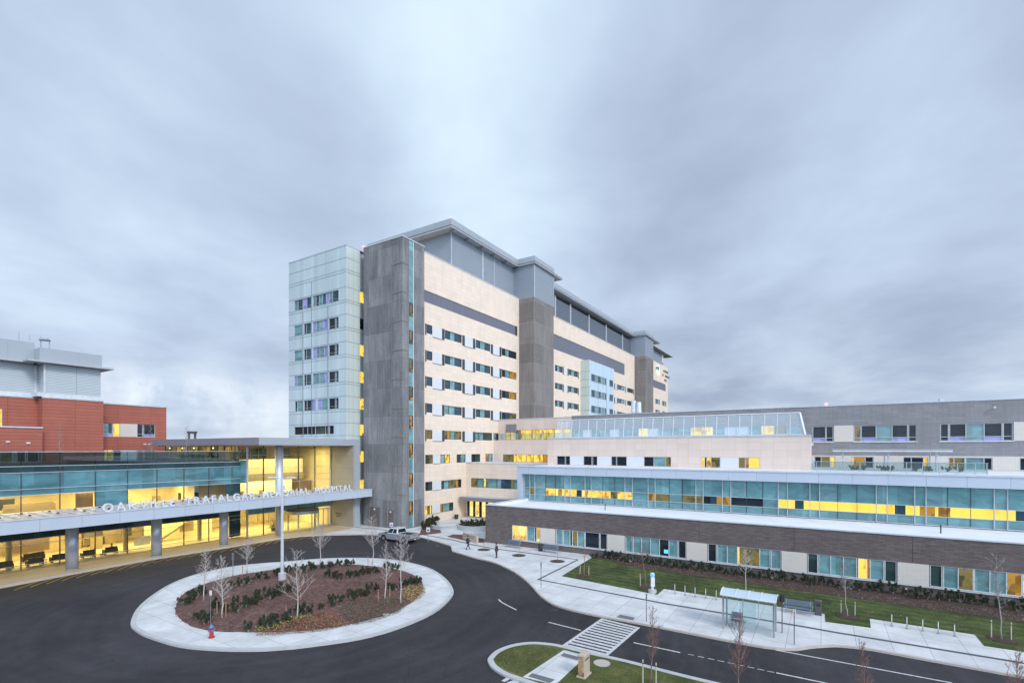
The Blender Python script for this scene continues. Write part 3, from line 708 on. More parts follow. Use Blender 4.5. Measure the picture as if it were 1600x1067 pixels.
# penthouse with louvres and oversailing roof
XP, YP = 70.6, 57.0
ph = MB().m('louver').box(XP, XB + 1, YP, 78, 45.0, 51.9); part('louvred_wall', ph, T)
part('louvred_wall', MB().m('louver').box(XB, 101.1, 51.8, 58, 44.8, 51.9), T)
part('louvred_wall', MB().m('louver_dark').box(101.2, XD, YP, 70, 45.1, 50.6), T)
part('louvred_wall', MB().m('louver').box(XD, XE, 51.8, 58, 44.8, 51.9), T)
part('louvred_wall', MB().m('louver').box(XE, XF - 6, YT + .4, 62, 47, 52.6).m('white_metal').box(XF - 8, XF - 5.9, YT + .3, 62, 48.2, 53), T)
tr = MB().m('grey_frame')
for x in (70.6, onY(753, YP), 84.5): tr.box(x - .08, x + (.5 if 74 < x < 84 else .12), YP - .08, YP + .05, 45.1, 51.9)
for x in (112, 121, 133.5, 147, 162): tr.box(x - .35, x + .35, YP - .1, YP + .05, 45.1, 51.2)
tr.box(XB - .06, XB + .2, 51.74, 51.9, 44.8, 51.6); tr.box(XB + 8.9, XB + 9.06, 51.74, 51.9, 44.8, 51.6)
part('corner_trim', tr, T)
rf = MB().m('metal_fascia')
for x0, x1, y0, zt in ((69.3, XB + .3, 55.95, 53.6), (XB, 101.4, 51.75, 53.6), (101.3, XD + .2, 55.95, 53.6), (XD, XE + .2, 51.75, 53.6)):
    rf.box(x0, x1, y0, 77.5, 52.2, zt)
part('roof_parapet', rf, T)
ev = MB().m('soffit')
for x0, x1, y0 in ((68.9, XB - .2, 55.6), (XB - .5, 104.5, 51.3), (101.4, XD, 55.6), (XD - .5, 187.5, 51.3), (XE, XF + 3, 54.2)):
    ev.box(x0, x1, y0, 78, 51.85, 52.1)
ev.m('mullion_dark')
for x0, x1, y0 in ((68.86, XB - .2, 55.56), (XB - .54, 104.54, 51.26), (101.4, XD, 55.56), (XD - .54, 187.54, 51.26)):
    ev.box(x0, x1, y0, 77.9, 52.1, 52.2)
part('eave', ev, T)
sf = MB().m('steel')
for k in range(5): sf.box(70 + k * 4.4, 70.15 + k * 4.4, 55.9, YP, 51.55, 51.84)
part('eave_bracket', sf, T)
for x, y, z in ((69.5, 56.2, 53.6), (55.9, 63.4, 45.2)):
    part('beacon', MB().m('beacon').ball((x, y, z + .22), .2), T) if 'beacon' in MATS else (simple('beacon', (.8, .2, .2), .4, emit=(1, .35, .35), es=1.3), part('beacon', MB().m('beacon').ball((x, y, z + .22), .2), T))
# lit emblem sign on the end section
FE = ('Y', YT)
sgn = thing('emblem_sign', 'lit blue and yellow emblem with dark lettering high on the tower end wall', 'sign', (onY(1026, YT), YT, 40))
simple('sign_yellow', (.8, .75, .3), .5, emit=(1, .92, .55), es=.75); simple('sign_blue', (.03, .2, .35), .4, emit=(.05, .32, .55), es=.35)
ex = onY(1026, YT); eb = MB().m('sign_yellow')
eb.tube([(ex + 1.6, YT - .05, 43.8), (ex + 1.6, YT - .3, 43.8)], 2.1, 24); part('panel', eb, sgn)
em = MB().m('sign_blue'); em.tube([(ex - .2 + 1.4 * math.cos(a_) * 1.0, YT - .4, 43.2 + 1.6 * math.sin(a_)) for a_ in [i * .3 for i in range(1, 10)]], [.1, .35, .55, .6, .6, .5, .4, .3, .15], 6); part('emblem', em, sgn)
tx = MB().m('dark_grey')
for zz_, n_, x0 in ((44.9, 5, 10.0), (43.0, 6, 8.5), (41.2, 3, 9.5)):
    for i in range(n_):
        if (i * 7 + n_) % 5 != 3: tx.fbox(FE, ex + x0 + i * 1.9, ex + x0 + i * 1.9 + 1.2, zz_ - .45, zz_ + .45, .02, .12)
part('lettering', tx, sgn)
# roof mast
part('mast', MB().m('steel').cyl(150, 60, 53.6, 57.5, .08, k=6), T)

# ================================================================== COURTYARD WING (low cream blocks between tower and long wing)
W = thing('courtyard_wing', 'low cream entrance wing filling the corner between tower and long terraces', 'building', (73.2, 50, 0))
XW = 73.2; FW = ('X', XW)
yl = 39.2
zc = zXp(760, 787, XW)
g = [[(736, 745, 'k'), (745, 755, 't'), (755, 759, 'y'), (759, 776, 't'), (776, 783, 'T'), (783, 797.5, 'b'), (797.5, 802.5, 'k'), (802.5, 813, 't')]]
s = conv(FW, g[0]); a, b = ext(s)
gd0, gd1 = onX(730, XW), onX(770, XW)
wall(FW, yl - 4, YT, 0, 9.8, [(a, b, 5.5, 7.15), (gd1, gd0, .1, 3.1)], 'cream', W)
window(FW, s, 5.5, 7.15, W)
dd_ = conv(FW, [(730, 733, 'd'), (733, 739, 'p'), (739, 742, 'd'), (742, 748.5, 'p'), (748.5, 752, 'd'), (752, 758.5, 'p'), (758.5, 762, 'd'), (762, 770, 'p')])
window(FW, dd_, .12, 3.05, W, 'mullion_dark', transom=2.2, name='glazed_door')
part('wall_core', MB().m('cream').box(XW + .4, 84, 36, YT - .1, 0, 9.75), W)
part('roof_edge', MB().m('coping').box(XW - .05, 84, yl - 4, YT, 9.8, 9.9), W)
ca0, ca1 = onX(717.5, XW - 2.6), onX(800, XW - 2.6)
part('entrance_canopy', MB().m('metal_dark').box(XW - 2.6, XW, ca1, ca0, 3.25, 3.9).m('roof_grey').box(XW - 2.4, XW, ca1, ca0 - .2, 3.9, 3.93), W)
# level above: lit corridor storey and glazed terrace
XV = 82.2; FV = ('X', XV)
s = conv(FV, [(786, 790, 'k'), (790, 802, 'k'), (802, 807, 'y'), (807, 814, 'y'), (814, 822.5, 'y'), (822.5, 833, 'y'), (833, 842, 'y'), (842, 848, 'y'), (848, 855, 'a'), (855, 868, 'y')])
a, b = ext(s); wall(FV, 34, YT, 9.75, 14.2, [(a, b, 9.95, 11.4)], 'cream_block', W); window(FV, s, 9.95, 11.4, W)
part('wall_core', MB().m('cream_block').box(XV + .4, 95, 34, YT - .1, 9.7, 14.15), W)
XU = 84.0; FU = ('X', XU)
s = conv(FU, [(790, 797, 'y'), (797, 806, 'y'), (806, 813, 'k'), (813, 820, 'y'), (820, 831, 'y'), (831, 840, 'y'), (840, 853, 'y'), (853, 866, 'y'), (866, 880, 'p'), (880, 892, 'y')])
a, b = ext(s); wall(FU, 34, YT, 14.15, 18.35, [(a, b, 14.3, 16.2)], 'cream_block', W); window(FU, s, 14.3, 16.2, W)
part('wall_core', MB().m('cream_block').box(XU + .4, 91.9, 34, YT - .1, 14.1, 18.3), W)
part('louvred_panel', MB().m('metal_dark').fbox(FU, onX(791, XU), onX(807, XU), 15.7, 17.4, .02, .12), W)
part('roof_edge', MB().m('coping').box(XU - .06, 91.9, 34, YT, 18.35, 18.45), W)
rl = MB().m('rail_glass').box(XV + .05, XV + .07, 35, 54, 14.25, 15.5); part('glass_balustrade', rl, W)
rp = MB().m('white_metal')
for p_ in range(9): y_ = 36 + p_ * 2.1; rp.box(XV + .03, XV + .1, y_, y_ + .06, 14.2, 15.6)
part('balustrade_post', rp, W)

# ================================================================== LONG GREY BRICK WING
GW = thing('grey_brick_wing', 'long grey brick upper wing with strip windows behind the roof terrace', 'building', (80.5, 0, 9))
XG = 80.5; FG2 = ('X', XG)
yg = onX(893, XG)
up = [[(1269.5, 1290, 'dl'), (1291, 1302, 'd')], [(1334, 1345, 'k'), (1346, 1369, 'dl'), (1369, 1394, 'T'), (1394, 1418, 'dl'), (1420, 1432.5, 'd')], [(1469, 1482, 'd'), (1484, 1509.5, 'dl'), (1509.5, 1538, 'T'), (1538, 1566, 'dl'), (1568, 1583, 'd')], [(1655, 1670, 'd'), (1670, 1690, 'dl'), (1690, 1710, 'T')]]
lo = [[(1272.5, 1283, 'd'), (1283, 1297, 'k'), (1297, 1305, 'y')], [(1330, 1334, 'y'), (1334, 1352, 'a'), (1352, 1365, 'd')], [(1411, 1424, 'd'), (1424, 1443, 'd'), (1443, 1450.5, 'y')], [(1482, 1491, 'a'), (1491, 1508, 'k'), (1509.5, 1537, 'T'), (1538, 1551, 'd')], [(1593, 1640, 'd')]]
ops = []; ws = []
for g in up: s = conv(FG2, g); a, b = ext(s); ops.append((a, b, 13.45, 15.6)); ws.append((s, 13.45, 15.6, 13.98))
lw = []
for g in lo: s = conv(FG2, g); a, b = ext(s); lw.append((a, b, 9.95, 11.45)); ws.append((s, 9.95, 11.45, None))
sol = []
pats = 'TwtTwTtpwTtTypTwwtykt'
ysol0, ysol1 = onX(897, XG), onX(1251, XG)
step = (ysol0 - ysol1) / len(pats)
for i, c_ in enumerate(pats): sol.append((ysol0 - (i + 1) * step, ysol0 - i * step, c_ if c_ != 'w' else 'w'))
ops.append((ysol1, ysol0, 14.25, 15.9)); ws.append((sol, 14.25, 15.9, None))
wall(FG2, -85, yg, 11.6, 18.3, ops, 'grey_brick', GW)
wall(FG2, -85, 40, 9.7, 11.6, lw, 'pale_brick', GW)
for s, z, z1, t_ in ws: window(FG2, s, z, z1, GW, 'grey_frame', transom=t_, fw=.09)
for a, b in ((1303, 1333.5), (1584, 1652)): part('pale_panel', MB().m('pale_brick').fbox(FG2, onX(a, XG), onX(b, XG), 13.45, 15.65, .0, .03), GW)
part('wall_core', MB().m('grey_brick').box(XG + .4, 100, -85, yg - .05, 9.7, 18.25), GW)
part('coping', MB().m('coping').box(XG - .06, 100, -85, yg, 18.3, 18.4), GW)
sl_ = MB().m('coping')
for g in up: s = conv(FG2, g); a, b = ext(s); sl_.fbox(FG2, a - .1, b + .1, 13.33, 13.45, 0, .1)
part('window_sill', sl_, GW)
part('security_camera', MB().m('white_metal').ball((XG - .25, onX(1553, XG), 17.4), .14), GW)
part('beacon', MB().m('beacon').ball((XG + 2, onX(1291, XG), 18.75), .22), GW)
part('roof_vent', MB().m('coping').box(XG + 3, XG + 4, onX(1485, XG), onX(1476, XG), 18.4, 18.95), GW)
vent = thing('exhaust_stack', 'pair of white exhaust stacks on ribbed bases above the grey wing roof', 'exhaust stack', (96, 31, 18.4))
for i, (p_, h_) in enumerate(((990, 21.6), (998, 21.3))):
    yy = onX(p_, 92)
    part('stack', MB().m('white_metal').cyl(92, yy, 18.4, 18.95, 1.0, .55, 14).cyl(92, yy, 18.95, 19.3, .34, k=12).cyl(92, yy, 19.3, h_, .48, .44, 14).cyl(92, yy, 19.35, 19.45, .6, k=14), vent, smooth=False)

# ================================================================== CREAM BLOCK with glazed roof gallery
CB = thing('cream_block', 'cream panelled block carrying the slanted white framed glass gallery', 'building', (71.4, 18, 9.8))
XK = 71.4; FK = ('X', XK); yk0, yk1 = onX(1266.5, XK), onX(855.5, XK)
gs_ = [[(870, 882.5, 'd'), (883.5, 890.5, 'd')], [(911.5, 924, 'd'), (926, 933, 'd')], [(955, 962.5, 'd'), (963.5, 979, 'd')], [(1006, 1021, 'd'), (1022.5, 1039, 'T'), (1040, 1048.5, 'k')], [(1096, 1101, 'y'), (1101, 1104, 'd'), (1104, 1111, 'y'), (1111, 1125, 'k')], [(1154, 1164, 'k'), (1165, 1170, 'a'), (1170, 1186.5, 'y')]]
ops = []; ws = []
for g in gs_: s = conv(FK, g); a, b = ext(s); ops.append((a, b, 9.95, 11.35)); ws.append(s)
wall(FK, yk0, yk1, 9.75, 14.1, ops, 'cream_block', CB)
for s in ws: window(FK, s, 9.95, 11.35, CB, 'grey_frame')
for a, b in ((891, 911), (933.5, 954.5), (979.5, 1005.5), (1126, 1153.5)): part('pale_panel', MB().m('white_panel').fbox(FK, onX(a, XK), onX(b, XK), 9.95, 11.35, 0, .02), CB)
part('wall_core', MB().m('cream_block').box(XK + .4, XG - .05, yk0, yk1, 9.7, 14.05), CB)
part('wall_core', MB().m('cream_block').box(XK + .05, XK + .42, yk0, yk0 + .1, 9.75, 14.08).box(XK + .05, XK + .42, yk1 - .1, yk1, 9.75, 14.08), CB)
part('coping', MB().m('coping').box(XK - .08, XG - .05, yk0 - .05, yk1, 14.1, 14.22), CB)
for z_ in (12.9, 10.7): part('wall_lamp', MB().m('white_metal').box(XK + .3, XK + .6, yk0 - .3, yk0, z_, z_ + .3), CB)
ga = thing('glass_gallery', 'long glass gallery with white mullions on top of the cream block', 'glass gallery', (72, 18, 14.2))
xs, ys0, ys1 = 71.75, onX(1257.5, 71.75), onX(868, 71.75)
yt0, yt1 = onX(1249, 72.3), onX(873, 72.3)
fr = MB().m('white_metal'); gz0, gz1 = 14.24, 17.05
fr.tube([(xs, ys0, gz0 + .05), (xs, ys1, gz0 + .05)], .06, 4); fr.tube([(xs + .5, yt0, gz1), (xs + .5, yt1, gz1)], .09, 4)
mp = [892, 904, 918, 931, 944.7, 959, 973.6, 988, 1003, 1019, 1035, 1051, 1067.5, 1084, 1101.6, 1119, 1137, 1155, 1174, 1194, 1213.7, 1234]
for p_ in mp: fr.tube([(xs, onX(p_, xs), gz0), (xs + .5, onX(p_, xs), gz1)], .055, 4)
for p_, q_ in ((868, 873), (875, 879), (884, 886)): fr.tube([(xs, onX(p_, xs), gz0), (xs + .5, onX(q_, xs + .5), gz1)], .05, 4)
fr.tube([(xs, ys0, gz0), (xs + .5, yt0, gz1)], .18, 4); fr.tube([(xs + .5, yt0, gz1), (xs + 6, yt0, gz1)], .1, 4); fr.tube([(xs, ys0, gz0), (xs + 6, ys0, gz0)], .1, 4)
part('frame', fr, ga)
part('glazing', MB().m('gallery_glass').quad((xs, ys0, gz0), (xs, ys1, gz0), (xs + .5, yt1, gz1), (xs + .5, yt0, gz1)).quad((xs, ys0, gz0), (xs + 6, ys0, gz0), (xs + 6, yt0, gz1), (xs + .5, yt0, gz1)), ga) if 'gallery_glass' in MATS else (clear('gallery_glass', (.78, .88, .93), 2.2, .16), part('glazing', MB().m('gallery_glass').quad((xs, ys0, gz0), (xs, ys1, gz0), (xs + .5, yt1, gz1), (xs + .5, yt0, gz1)).quad((xs, ys0, gz0), (xs + 6, ys0, gz0), (xs + 6, yt0, gz1), (xs + .5, yt0, gz1)), ga))

# ================================================================== SILVER FRAMED GLASS STOREY
SG = thing('glass_fronted_wing', 'silver framed storey with a long teal curtain wall above the white roof', 'building', (64.5, 0, 5))
XS = 64.5; FS = ('X', XS); ysl = onX(812, XS)
part('fascia', MB().m('metal_panel').box(XS - .7, XG - .1, -85, ysl, 8.75, 9.82), SG)
part('coping', MB().m('coping').box(XS - .78, XS + .6, -85, ysl + .05, 9.82, 9.95), SG)
part('roof', MB().m('membrane').box(XS + .6, XG - .1, -85, ysl - .1, 9.82, 9.86), SG)
part('end_frame', MB().m('metal_panel').box(XS - .7, XS + 4, ysl - .75, ysl, 4.75, 8.75), SG)
part('wall_core', MB().m('g_teal_dark').box(XS + .4, XG - .1, -85, ysl - .8, 4.7, 8.7).m('metal_panel').box(XS + 4, XG - .1, ysl - .8, ysl - .02, 4.7, 8.75), SG)
mul = [819.6, 828, 836, 852.8, 868, 883, 892, 914.5, 924, 942, 960.7, 976.8, 988.4, 1013, 1024, 1046, 1066.5, 1087.5, 1099, 1129, 1142, 1166.6, 1192, 1216, 1230.6, 1265.6, 1280.6, 1309, 1339, 1369, 1386, 1429, 1446.6, 1480.6, 1516.6, 1553, 1573.8, 1622, 1645, 1690, 1740]
whi = {819.6, 828, 836, 883, 892, 914.5, 924, 976.8, 988.4, 1013, 1024, 1087.5, 1099, 1129, 1142, 1216, 1230.6, 1265.6, 1280.6, 1369, 1386, 1429, 1446.6, 1553, 1573.8, 1622}
zt, zm, zb, zbb = 8.75, 6.72, 5.72, 4.85
um = [onX(p, XS) for p in mul]
gp = MB()
Pq = lambda u, z: (XS, u, z)
um2 = [ysl - .75] + um
for i in range(len(um2) - 1):
    a, b = um2[i], um2[i + 1]
    gp.m('g_teal' if i % 3 else 'g_teal2').quad(Pq(a, zm), Pq(b, zm), Pq(b, zt), Pq(a, zt))
    gp.m('g_teal').quad(Pq(a, zbb), Pq(b, zbb), Pq(b, zb), Pq(a, zb))
part('curtain_wall', gp, SG)
mid = [(819.6, 828, 't'), (828, 834.5, 'k'), (834.5, 852.8, 't'), (852.8, 868, 'y'), (868, 872, 'p'), (872, 878, 'a'), (878, 901, 'y'), (901, 909, 'D'), (909, 914, 'p'), (914, 954, 'y'), (954, 965, 'k'), (965, 988.4, 'y'), (988.4, 1013.5, 't'), (1013.5, 1023, 'a'), (1024, 1046, 'k'), (1046, 1066.5, 't'), (1066.5, 1099, 'k'), (1099, 1110, 'd'), (1110, 1120, 'D'), (1120, 1129, 'a'), (1129, 1142, 'a'), (1142, 1166.6, 'd'), (1166.6, 1192, 'd'), (1192, 1216, 't'), (1216, 1230.6, 'p'), (1230.6, 1242, 'y'), (1242, 1256, 'D'), (1256, 1266, 'y'), (1266, 1281, 'y'), (1281, 1309, 'y'), (1309, 1339, 'p'), (1339, 1369, 'y'), (1369, 1386, 'y'), (1386, 1398, 'y'), (1398, 1415, 'D'), (1415, 1437, 'y'), (1437, 1446.6, 'a'), (1446.6, 1461, 'a'), (1461, 1466, 'y'), (1466, 1485, 'a'), (1485, 1516, 'y'), (1516, 1553, 'y'), (1553, 1573.8, 'y'), (1573.8, 1587, 'y'), (1587, 1622, 'D'), (1622, 1740, 'y')]
ml = MB(); bright = {'y': 'lit_even', 'p': 'lit_even'}
litroom('lit_even', (1.0, .70, .10), (.93, .56, .05), 1.0, .9, 2.0, (.75, .42, .04), .30)
for a, b, c_ in mid:
    u0, u1 = onX(a, XS), onX(b, XS); ml.m(bright.get(c_, CODE[c_]) if a > 1200 else CODE[c_]).quad(Pq(u0, zb), Pq(u1, zb), Pq(u1, zm), Pq(u0, zm))
part('vision_glass', ml, SG)
fm = MB()
for p_, u in zip(mul, um):
    wd = .085 if p_ in whi else .045
    fm.m('grey_frame' if p_ in whi else 'mullion_dark').fbox(FS, u - wd / 2, u + wd / 2, zbb, zt, 0, .13 if p_ in whi else .05)
fm.m('grey_frame').fbox(FS, -85, ysl - .75, zm - .03, zm + .03, 0, .055); fm.fbox(FS, -85, ysl - .75, zb - .03, zb + .03, 0, .055); fm.fbox(FS, -85, ysl - .75, zbb - .05, zbb + .05, 0, .07)
part('mullion', fm, SG)

# ================================================================== BRICK PODIUM
PD = thing('brick_podium', 'single storey dark brick podium with white flat roof and strip windows', 'building', (54, 0, 0))
XO = 54.0; FO = ('X', XO); yp = onX(758.5, XO)
runs = [[(800, 809, 'y'), (809, 823, 'p'), (823, 835, 'T'), (835, 838, 'd'), (838, 843.5, 'y')],
 [(868.5, 878, 'T'), (879.5, 890, 'T'), (890, 894, 'g'), (894, 902, 'k'), (902, 913, 't'), (914, 936, 'd'), (937.5, 948, 'd')],
 [(977, 987.5, 'T'), (989.5, 1002, 'T'), (1002, 1016, 'T'), (1016, 1030, 'T'), (1030, 1044.6, 'd'), (1045, 1058, 'T'), (1060, 1071.5, 'd')],
 [(1106, 1119, 'd'), (1121, 1136, 'T'), (1136, 1152, 'T'), (1152, 1155, 'y'), (1155, 1187, 'k'), (1187, 1203, 'T'), (1205, 1220, 'T')],
 [(1262, 1277.5, 'g'), (1279.5, 1298, 'T'), (1298, 1318, 'T'), (1318, 1338.5, 'T'), (1338.5, 1341, 'd'), (1341, 1355, 'y'), (1355, 1360, 'a'), (1360, 1381, 'T'), (1383, 1401, 'g')],
 [(1453, 1472, 'g'), (1474.5, 1497.5, 'T'), (1497.5, 1521, 'k'), (1521, 1523, 'y'), (1523, 1547, 'T'), (1547, 1573, 'T'), (1573, 1597, 'a'), (1598.5, 1660, 'y')]]
ops = []; ws = []; pan = []
ends = []
for g in runs:
    s = conv(FO, g); a, b = ext(s); ws.append(s); ops.append((a, b, .92, 2.76)); ends.append((a, b))
for (a, b), (c_, d_) in zip(ends, ends[1:]): pan.append((d_ + .06, a - .06)); 
pan.append((ends[-1][0] - 4, ends[-1][0] - .06))
wall(FO, -85, yp, 0, 5.05, ops, 'dark_brick', PD, rec=.2)
for s in ws:
    o = window(FO, s, .92, 2.76, PD, 'white_frame', rec=.14, fw=.06)
for a, b in pan: part('pale_panel', MB().m('pale_brick').fbox(FO, a, b, .92, 2.74, 0, .03), PD)
sl_ = MB().m('white_frame').fbox(FO, ends[-1][0] - 4, ends[0][1], .82, .90, 0, .08); part('window_sill', sl_, PD)
part('wall_core', MB().m('dark_brick').box(XO + .4, XS + 16, -85, yp - .02, 0, 4.68), PD)
part('end_wall', MB().m('dark_brick').box(XO + .003, XO + .4, yp - .4, yp - .004, 0, 5.04).box(XO + .4, XO + 24, yp - .5, yp - .01, 4.0, 5.04), PD)
part('roof', MB().m('membrane').box(XO + .4, XS + 1, -85, yp - .5, 4.68, 4.74), PD)
cp = MB().m('coping').box(XO - .07, XO + .34, -85, yp + .05, 5.05, 5.14).box(XO + .34, XO + 24, yp - .42, yp + .05, 5.05, 5.14)
cp.m('membrane').box(XO + .4, XO + 24, yp - .56, yp - .51, 4.7, 5.06).prism([(XO + .34, -85), (XO + 1.0, -85), (XO + 1.0, yp - .45), (XO + .34, yp - .45)], 4.74, 5.0)
part('coping', cp, PD)
jt = MB().m('black')
for p_ in (1092.5, 1240.5, 1426): jt.fbox(FO, onX(p_, XO) - .012, onX(p_, XO) + .012, 2.85, 5.04, 0, .008)
part('expansion_joint', jt, PD)
for p_, q_ in ((821, 764.5), (1079.5, 807), (1452, 839.5)):
    u = onX(p_, XO + 1.6); part('roof_drain', MB().m('dark_grey').cyl(XO + 1.6, u, 4.74, 4.86, .2, k=10).ball((XO + 1.6, u, 4.88), .16, 8, .6), PD)
for p_ in (945.5, 1470):
    u = onX(p_, XO + 5.5); part('roof_pipe', MB().m('black').cyl(XO + 5.5, u, 4.74, 5.55, .05, k=8), PD)
scr = MB().m('screen_blue') if 'screen_blue' in MATS else (simple('screen_blue', (.05, .2, .3), .3, emit=(.1, .7, .95), es=.9), MB().m('screen_blue'))[1]
y_ = onX(1040, XO); part('lit_monitor', scr.box(XO + .10, XO + .13, y_ - .25, y_ + .2, 1.25, 1.65), PD)
for p_ in (955, 1415): part('wall_light', MB().m('white_metal').fbox(FO, onX(p_, XO) - .1, onX(p_, XO) + .1, .45, .58, 0, .1), PD)

db = MB().m('black')
for px, py in ((871, 949.5), (1122, 1001.5), (688, 851.5), (250, 876)):
    x, y = G(px, py); db.box(x - .85, x - .3, y - .3, y + .3, .0, .012)
setting('drain_road', db)
# ================================================================== ENTRANCE PAVILION
EP = thing('entrance_pavilion', 'glass entrance pavilion with lit two storey atrium and grey portal frame', 'building', (39, 69, 0))
simple('room_wall', (.82, .70, .42), .8, var=.16, vs=.35); simple('room_tan', (.42, .33, .18), .8, var=.1, vs=.6); simple('room_floor', (.62, .52, .33), .35, var=.06, vs=.5)
simple('room_ceiling', (.80, .74, .58), .9); simple('room_brown', (.24, .17, .12), .7)
simple('ceiling_lamp', (.9, .8, .4), .5, emit=(1, .84, .42), es=2.2)
YL = 69.3; FL = ('Y', YL); XL0, XLr = -8.0, 39.0
YA = 67.8; FA = ('Y', YA); XA1 = 53.05
gl = MB().m('lobby_glass')
def gq(mb, Y, a, b, z0, z1): mb.quad((a, Y, z0), (b, Y, z0), (b, Y, z1), (a, Y, z1))
gq(gl, YL, XL0, XLr, .14, 3.2); gq(gl, YL, XL0, XLr, 5.1, 7.72)
gq(gl, YA, XLr, XA1, .14, 3.3); gq(gl, YA, XLr, XA1, 4.9, 12.95)
part('clear_glazing', gl, EP)
sp = MB().m('g_teal_dark'); gq(sp, YL, XL0, XLr, 3.2, 5.1); sp.m('g_teal'); gq(sp, YA, XLr, XA1, 3.3, 4.9)
sp.m('spandrel_blue'); gq(sp, YL, XL0, XLr + .5, 7.72, 10.05)
sp.m('g_teal_dark'); gq(sp, YL, XL0, XLr + .5, 10.05, 10.7)
mx = [16.46 + 3.05 * i for i in range(-8, 8)]
sp.m('spandrel_blue'); gq(sp, YL - .01, mx[10], mx[11], 5.1, 7.72)
sp.m('g_teal_dark'); gq(sp, YL - .01, mx[15] - .9, XLr, 5.1, 7.72); gq(sp, YL - .01, mx[15] - .4, XLr, .3, 3.2)
part('spandrel', sp, EP)
ml = MB()
for x in mx:
    ml.m('mullion_dark').box(x - .035, x + .035, YL - .07, YL + .12, .12, 10.7)
ml.m('grey_frame')
for z in (.17, .6, 2.66, 3.2, 7.72, 8.35, 10.05, 10.7): ml.box(XL0, XLr, YL - .09, YL + .02, z - .03, z + .03)
ml.box(XLr - .02, XLr + .2, YA - .12, YA + .02, .12, 12.95).m('lobby_glass').box(XLr - .01, XLr + .01, YA, YL + .1, .12, 12.9).m('g_teal').box(XLr - .015, XLr + .03, YA + .05, YL + .1, 7.7, 10.9)
for x in (38.9 + 2.6, 44.3, 47.1, 50.0, 52.9): ml.m('grey_frame' if x > 52 else 'mullion_dark').box(x - .045, x + .045, YA - .06, YA + .14, .12, 13.0)
ml.m('grey_frame')
for z in (.17, 1.05, 3.3, 4.9, 7.6, 8.6, 9.75, 11.6): ml.box(XLr, XA1 if z > 3 else 45.0, YA - .07, YA + .02, z - .025, z + .025)
part('mullion', ml, EP)
rb = MB()
rb.m('room_floor').quad((XL0, YL, .14), (XLr, YL, .14), (XLr, 82, .14), (XL0, 82, .14)).quad((XLr, YA, .15), (XA1, YA, .15), (XA1, 82, .15), (XLr, 82, .15))
rb.quad((XL0, YL + .1, 5.05), (XLr, YL + .1, 5.05), (XLr, 77, 5.05), (XL0, 77, 5.05))
rb.m('room_wall').quad((XL0, 81, 0), (XA1, 81, 0), (XA1, 81, 4.6), (XL0, 81, 4.6)).quad((XL0, 76, 5), (33, 76, 5), (33, 76, 7.9), (XL0, 76, 7.9)).quad((33, 76, 5), (33, YL + .1, 5), (33, YL + .1, 7.9), (33, 76, 7.9))
rb.quad((XLr, 79, 4.6), (XA1, 79, 4.6), (XA1, 79, 13), (XLr, 79, 13)).quad((XL0, YL, 0), (XL0, 82, 0), (XL0, 82, 8), (XL0, YL, 8))
rb.quad((XA1, YA, 0), (XA1, 81, 0), (XA1, 81, 13), (XA1, YA, 13))
rb.m('room_ceiling').quad((XL0, YL + .1, 4.4), (XLr, YL + .1, 4.4), (XLr, 82, 4.4), (XL0, 82, 4.4)).quad((XL0, YL + .1, 7.9), (XLr, YL + .1, 7.9), (XLr, 77, 7.9), (XL0, 77, 7.9)).quad((XLr, YA + 2.6, 4.4), (XA1, YA + 2.6, 4.4), (XA1, 82, 4.4), (XLr, 82, 4.4))
part('interior_wall', rb, EP)
ri_ = MB().m('room_tan')
for a, b, z0, z1, y in ((20.5, 24, .14, 3.0, 78), (26.5, 28, .14, 4.3, 79), (5, 9, .14, 2.6, 77), (14.5, 15.3, .14, 4.3, 74), (11, 13, .14, 4.3, 78.5)): ri_.box(a, b, y, y + .4, z0, z1)
ri_.m('room_brown').box(16.6, 20.2, 75, 75.2, 1.0, 2.9); ri_.box(21.8, 23.4, 72.5, 72.6, 5.1, 7.4); ri_.m('room_tan').box(16, 20, 73, 73.1, 5.1, 6.6).box(8, 11, 73, 73.1, 5.1, 7.0).box(34.5, 38.8, 71.3, 71.4, 5.1, 7.6)
ri_.m('room_tan').add([(31, 74, .3), (37.5, 74, 4.2), (37.5, 74, 4.5), (31, 74, .6), (31, 75.5, .3), (37.5, 75.5, 4.2), (37.5, 75.5, 4.5), (31, 75.5, .6)][::1], [(0, 1, 2, 3), (4, 7, 6, 5), (0, 4, 5, 1), (3, 2, 6, 7)])
ri_.m('room_wall').box(30.2, 38.8, 76.5, 76.7, .14, 4.3)
rq = random.Random(3)
for i in range(60):       # shelving, desks, notice boards and door openings of the lobby and the floor above
    x = rq.uniform(2, 38.5); up_ = i % 3 == 0; y = rq.uniform(72.5, 75.5) if up_ else rq.uniform(74, 80.3); z0 = (5.06 if up_ else .15) + rq.choice([0, 0, .9]); ri_.m(rq.choice(['room_tan', 'room_brown', 'room_tan', 'mullion_dark', 'steel'])).box(x, x + rq.uniform(.3, 1.8), y, y + .2, z0, z0 + rq.uniform(.5, 1.6))
for i in range(7): ri_.m('room_tan').box(39.5 + i * 1.9, 39.75 + i * 1.9, 78.5, 78.7, .15, 4.3)
for i in range(6): ri_.m('room_brown').box(40 + i * 1.6, 40.7 + i * 1.6, 74.2, 74.4, 4.75, 5.6 + .5 * (i % 2))
part('interior_partition', ri_, EP)
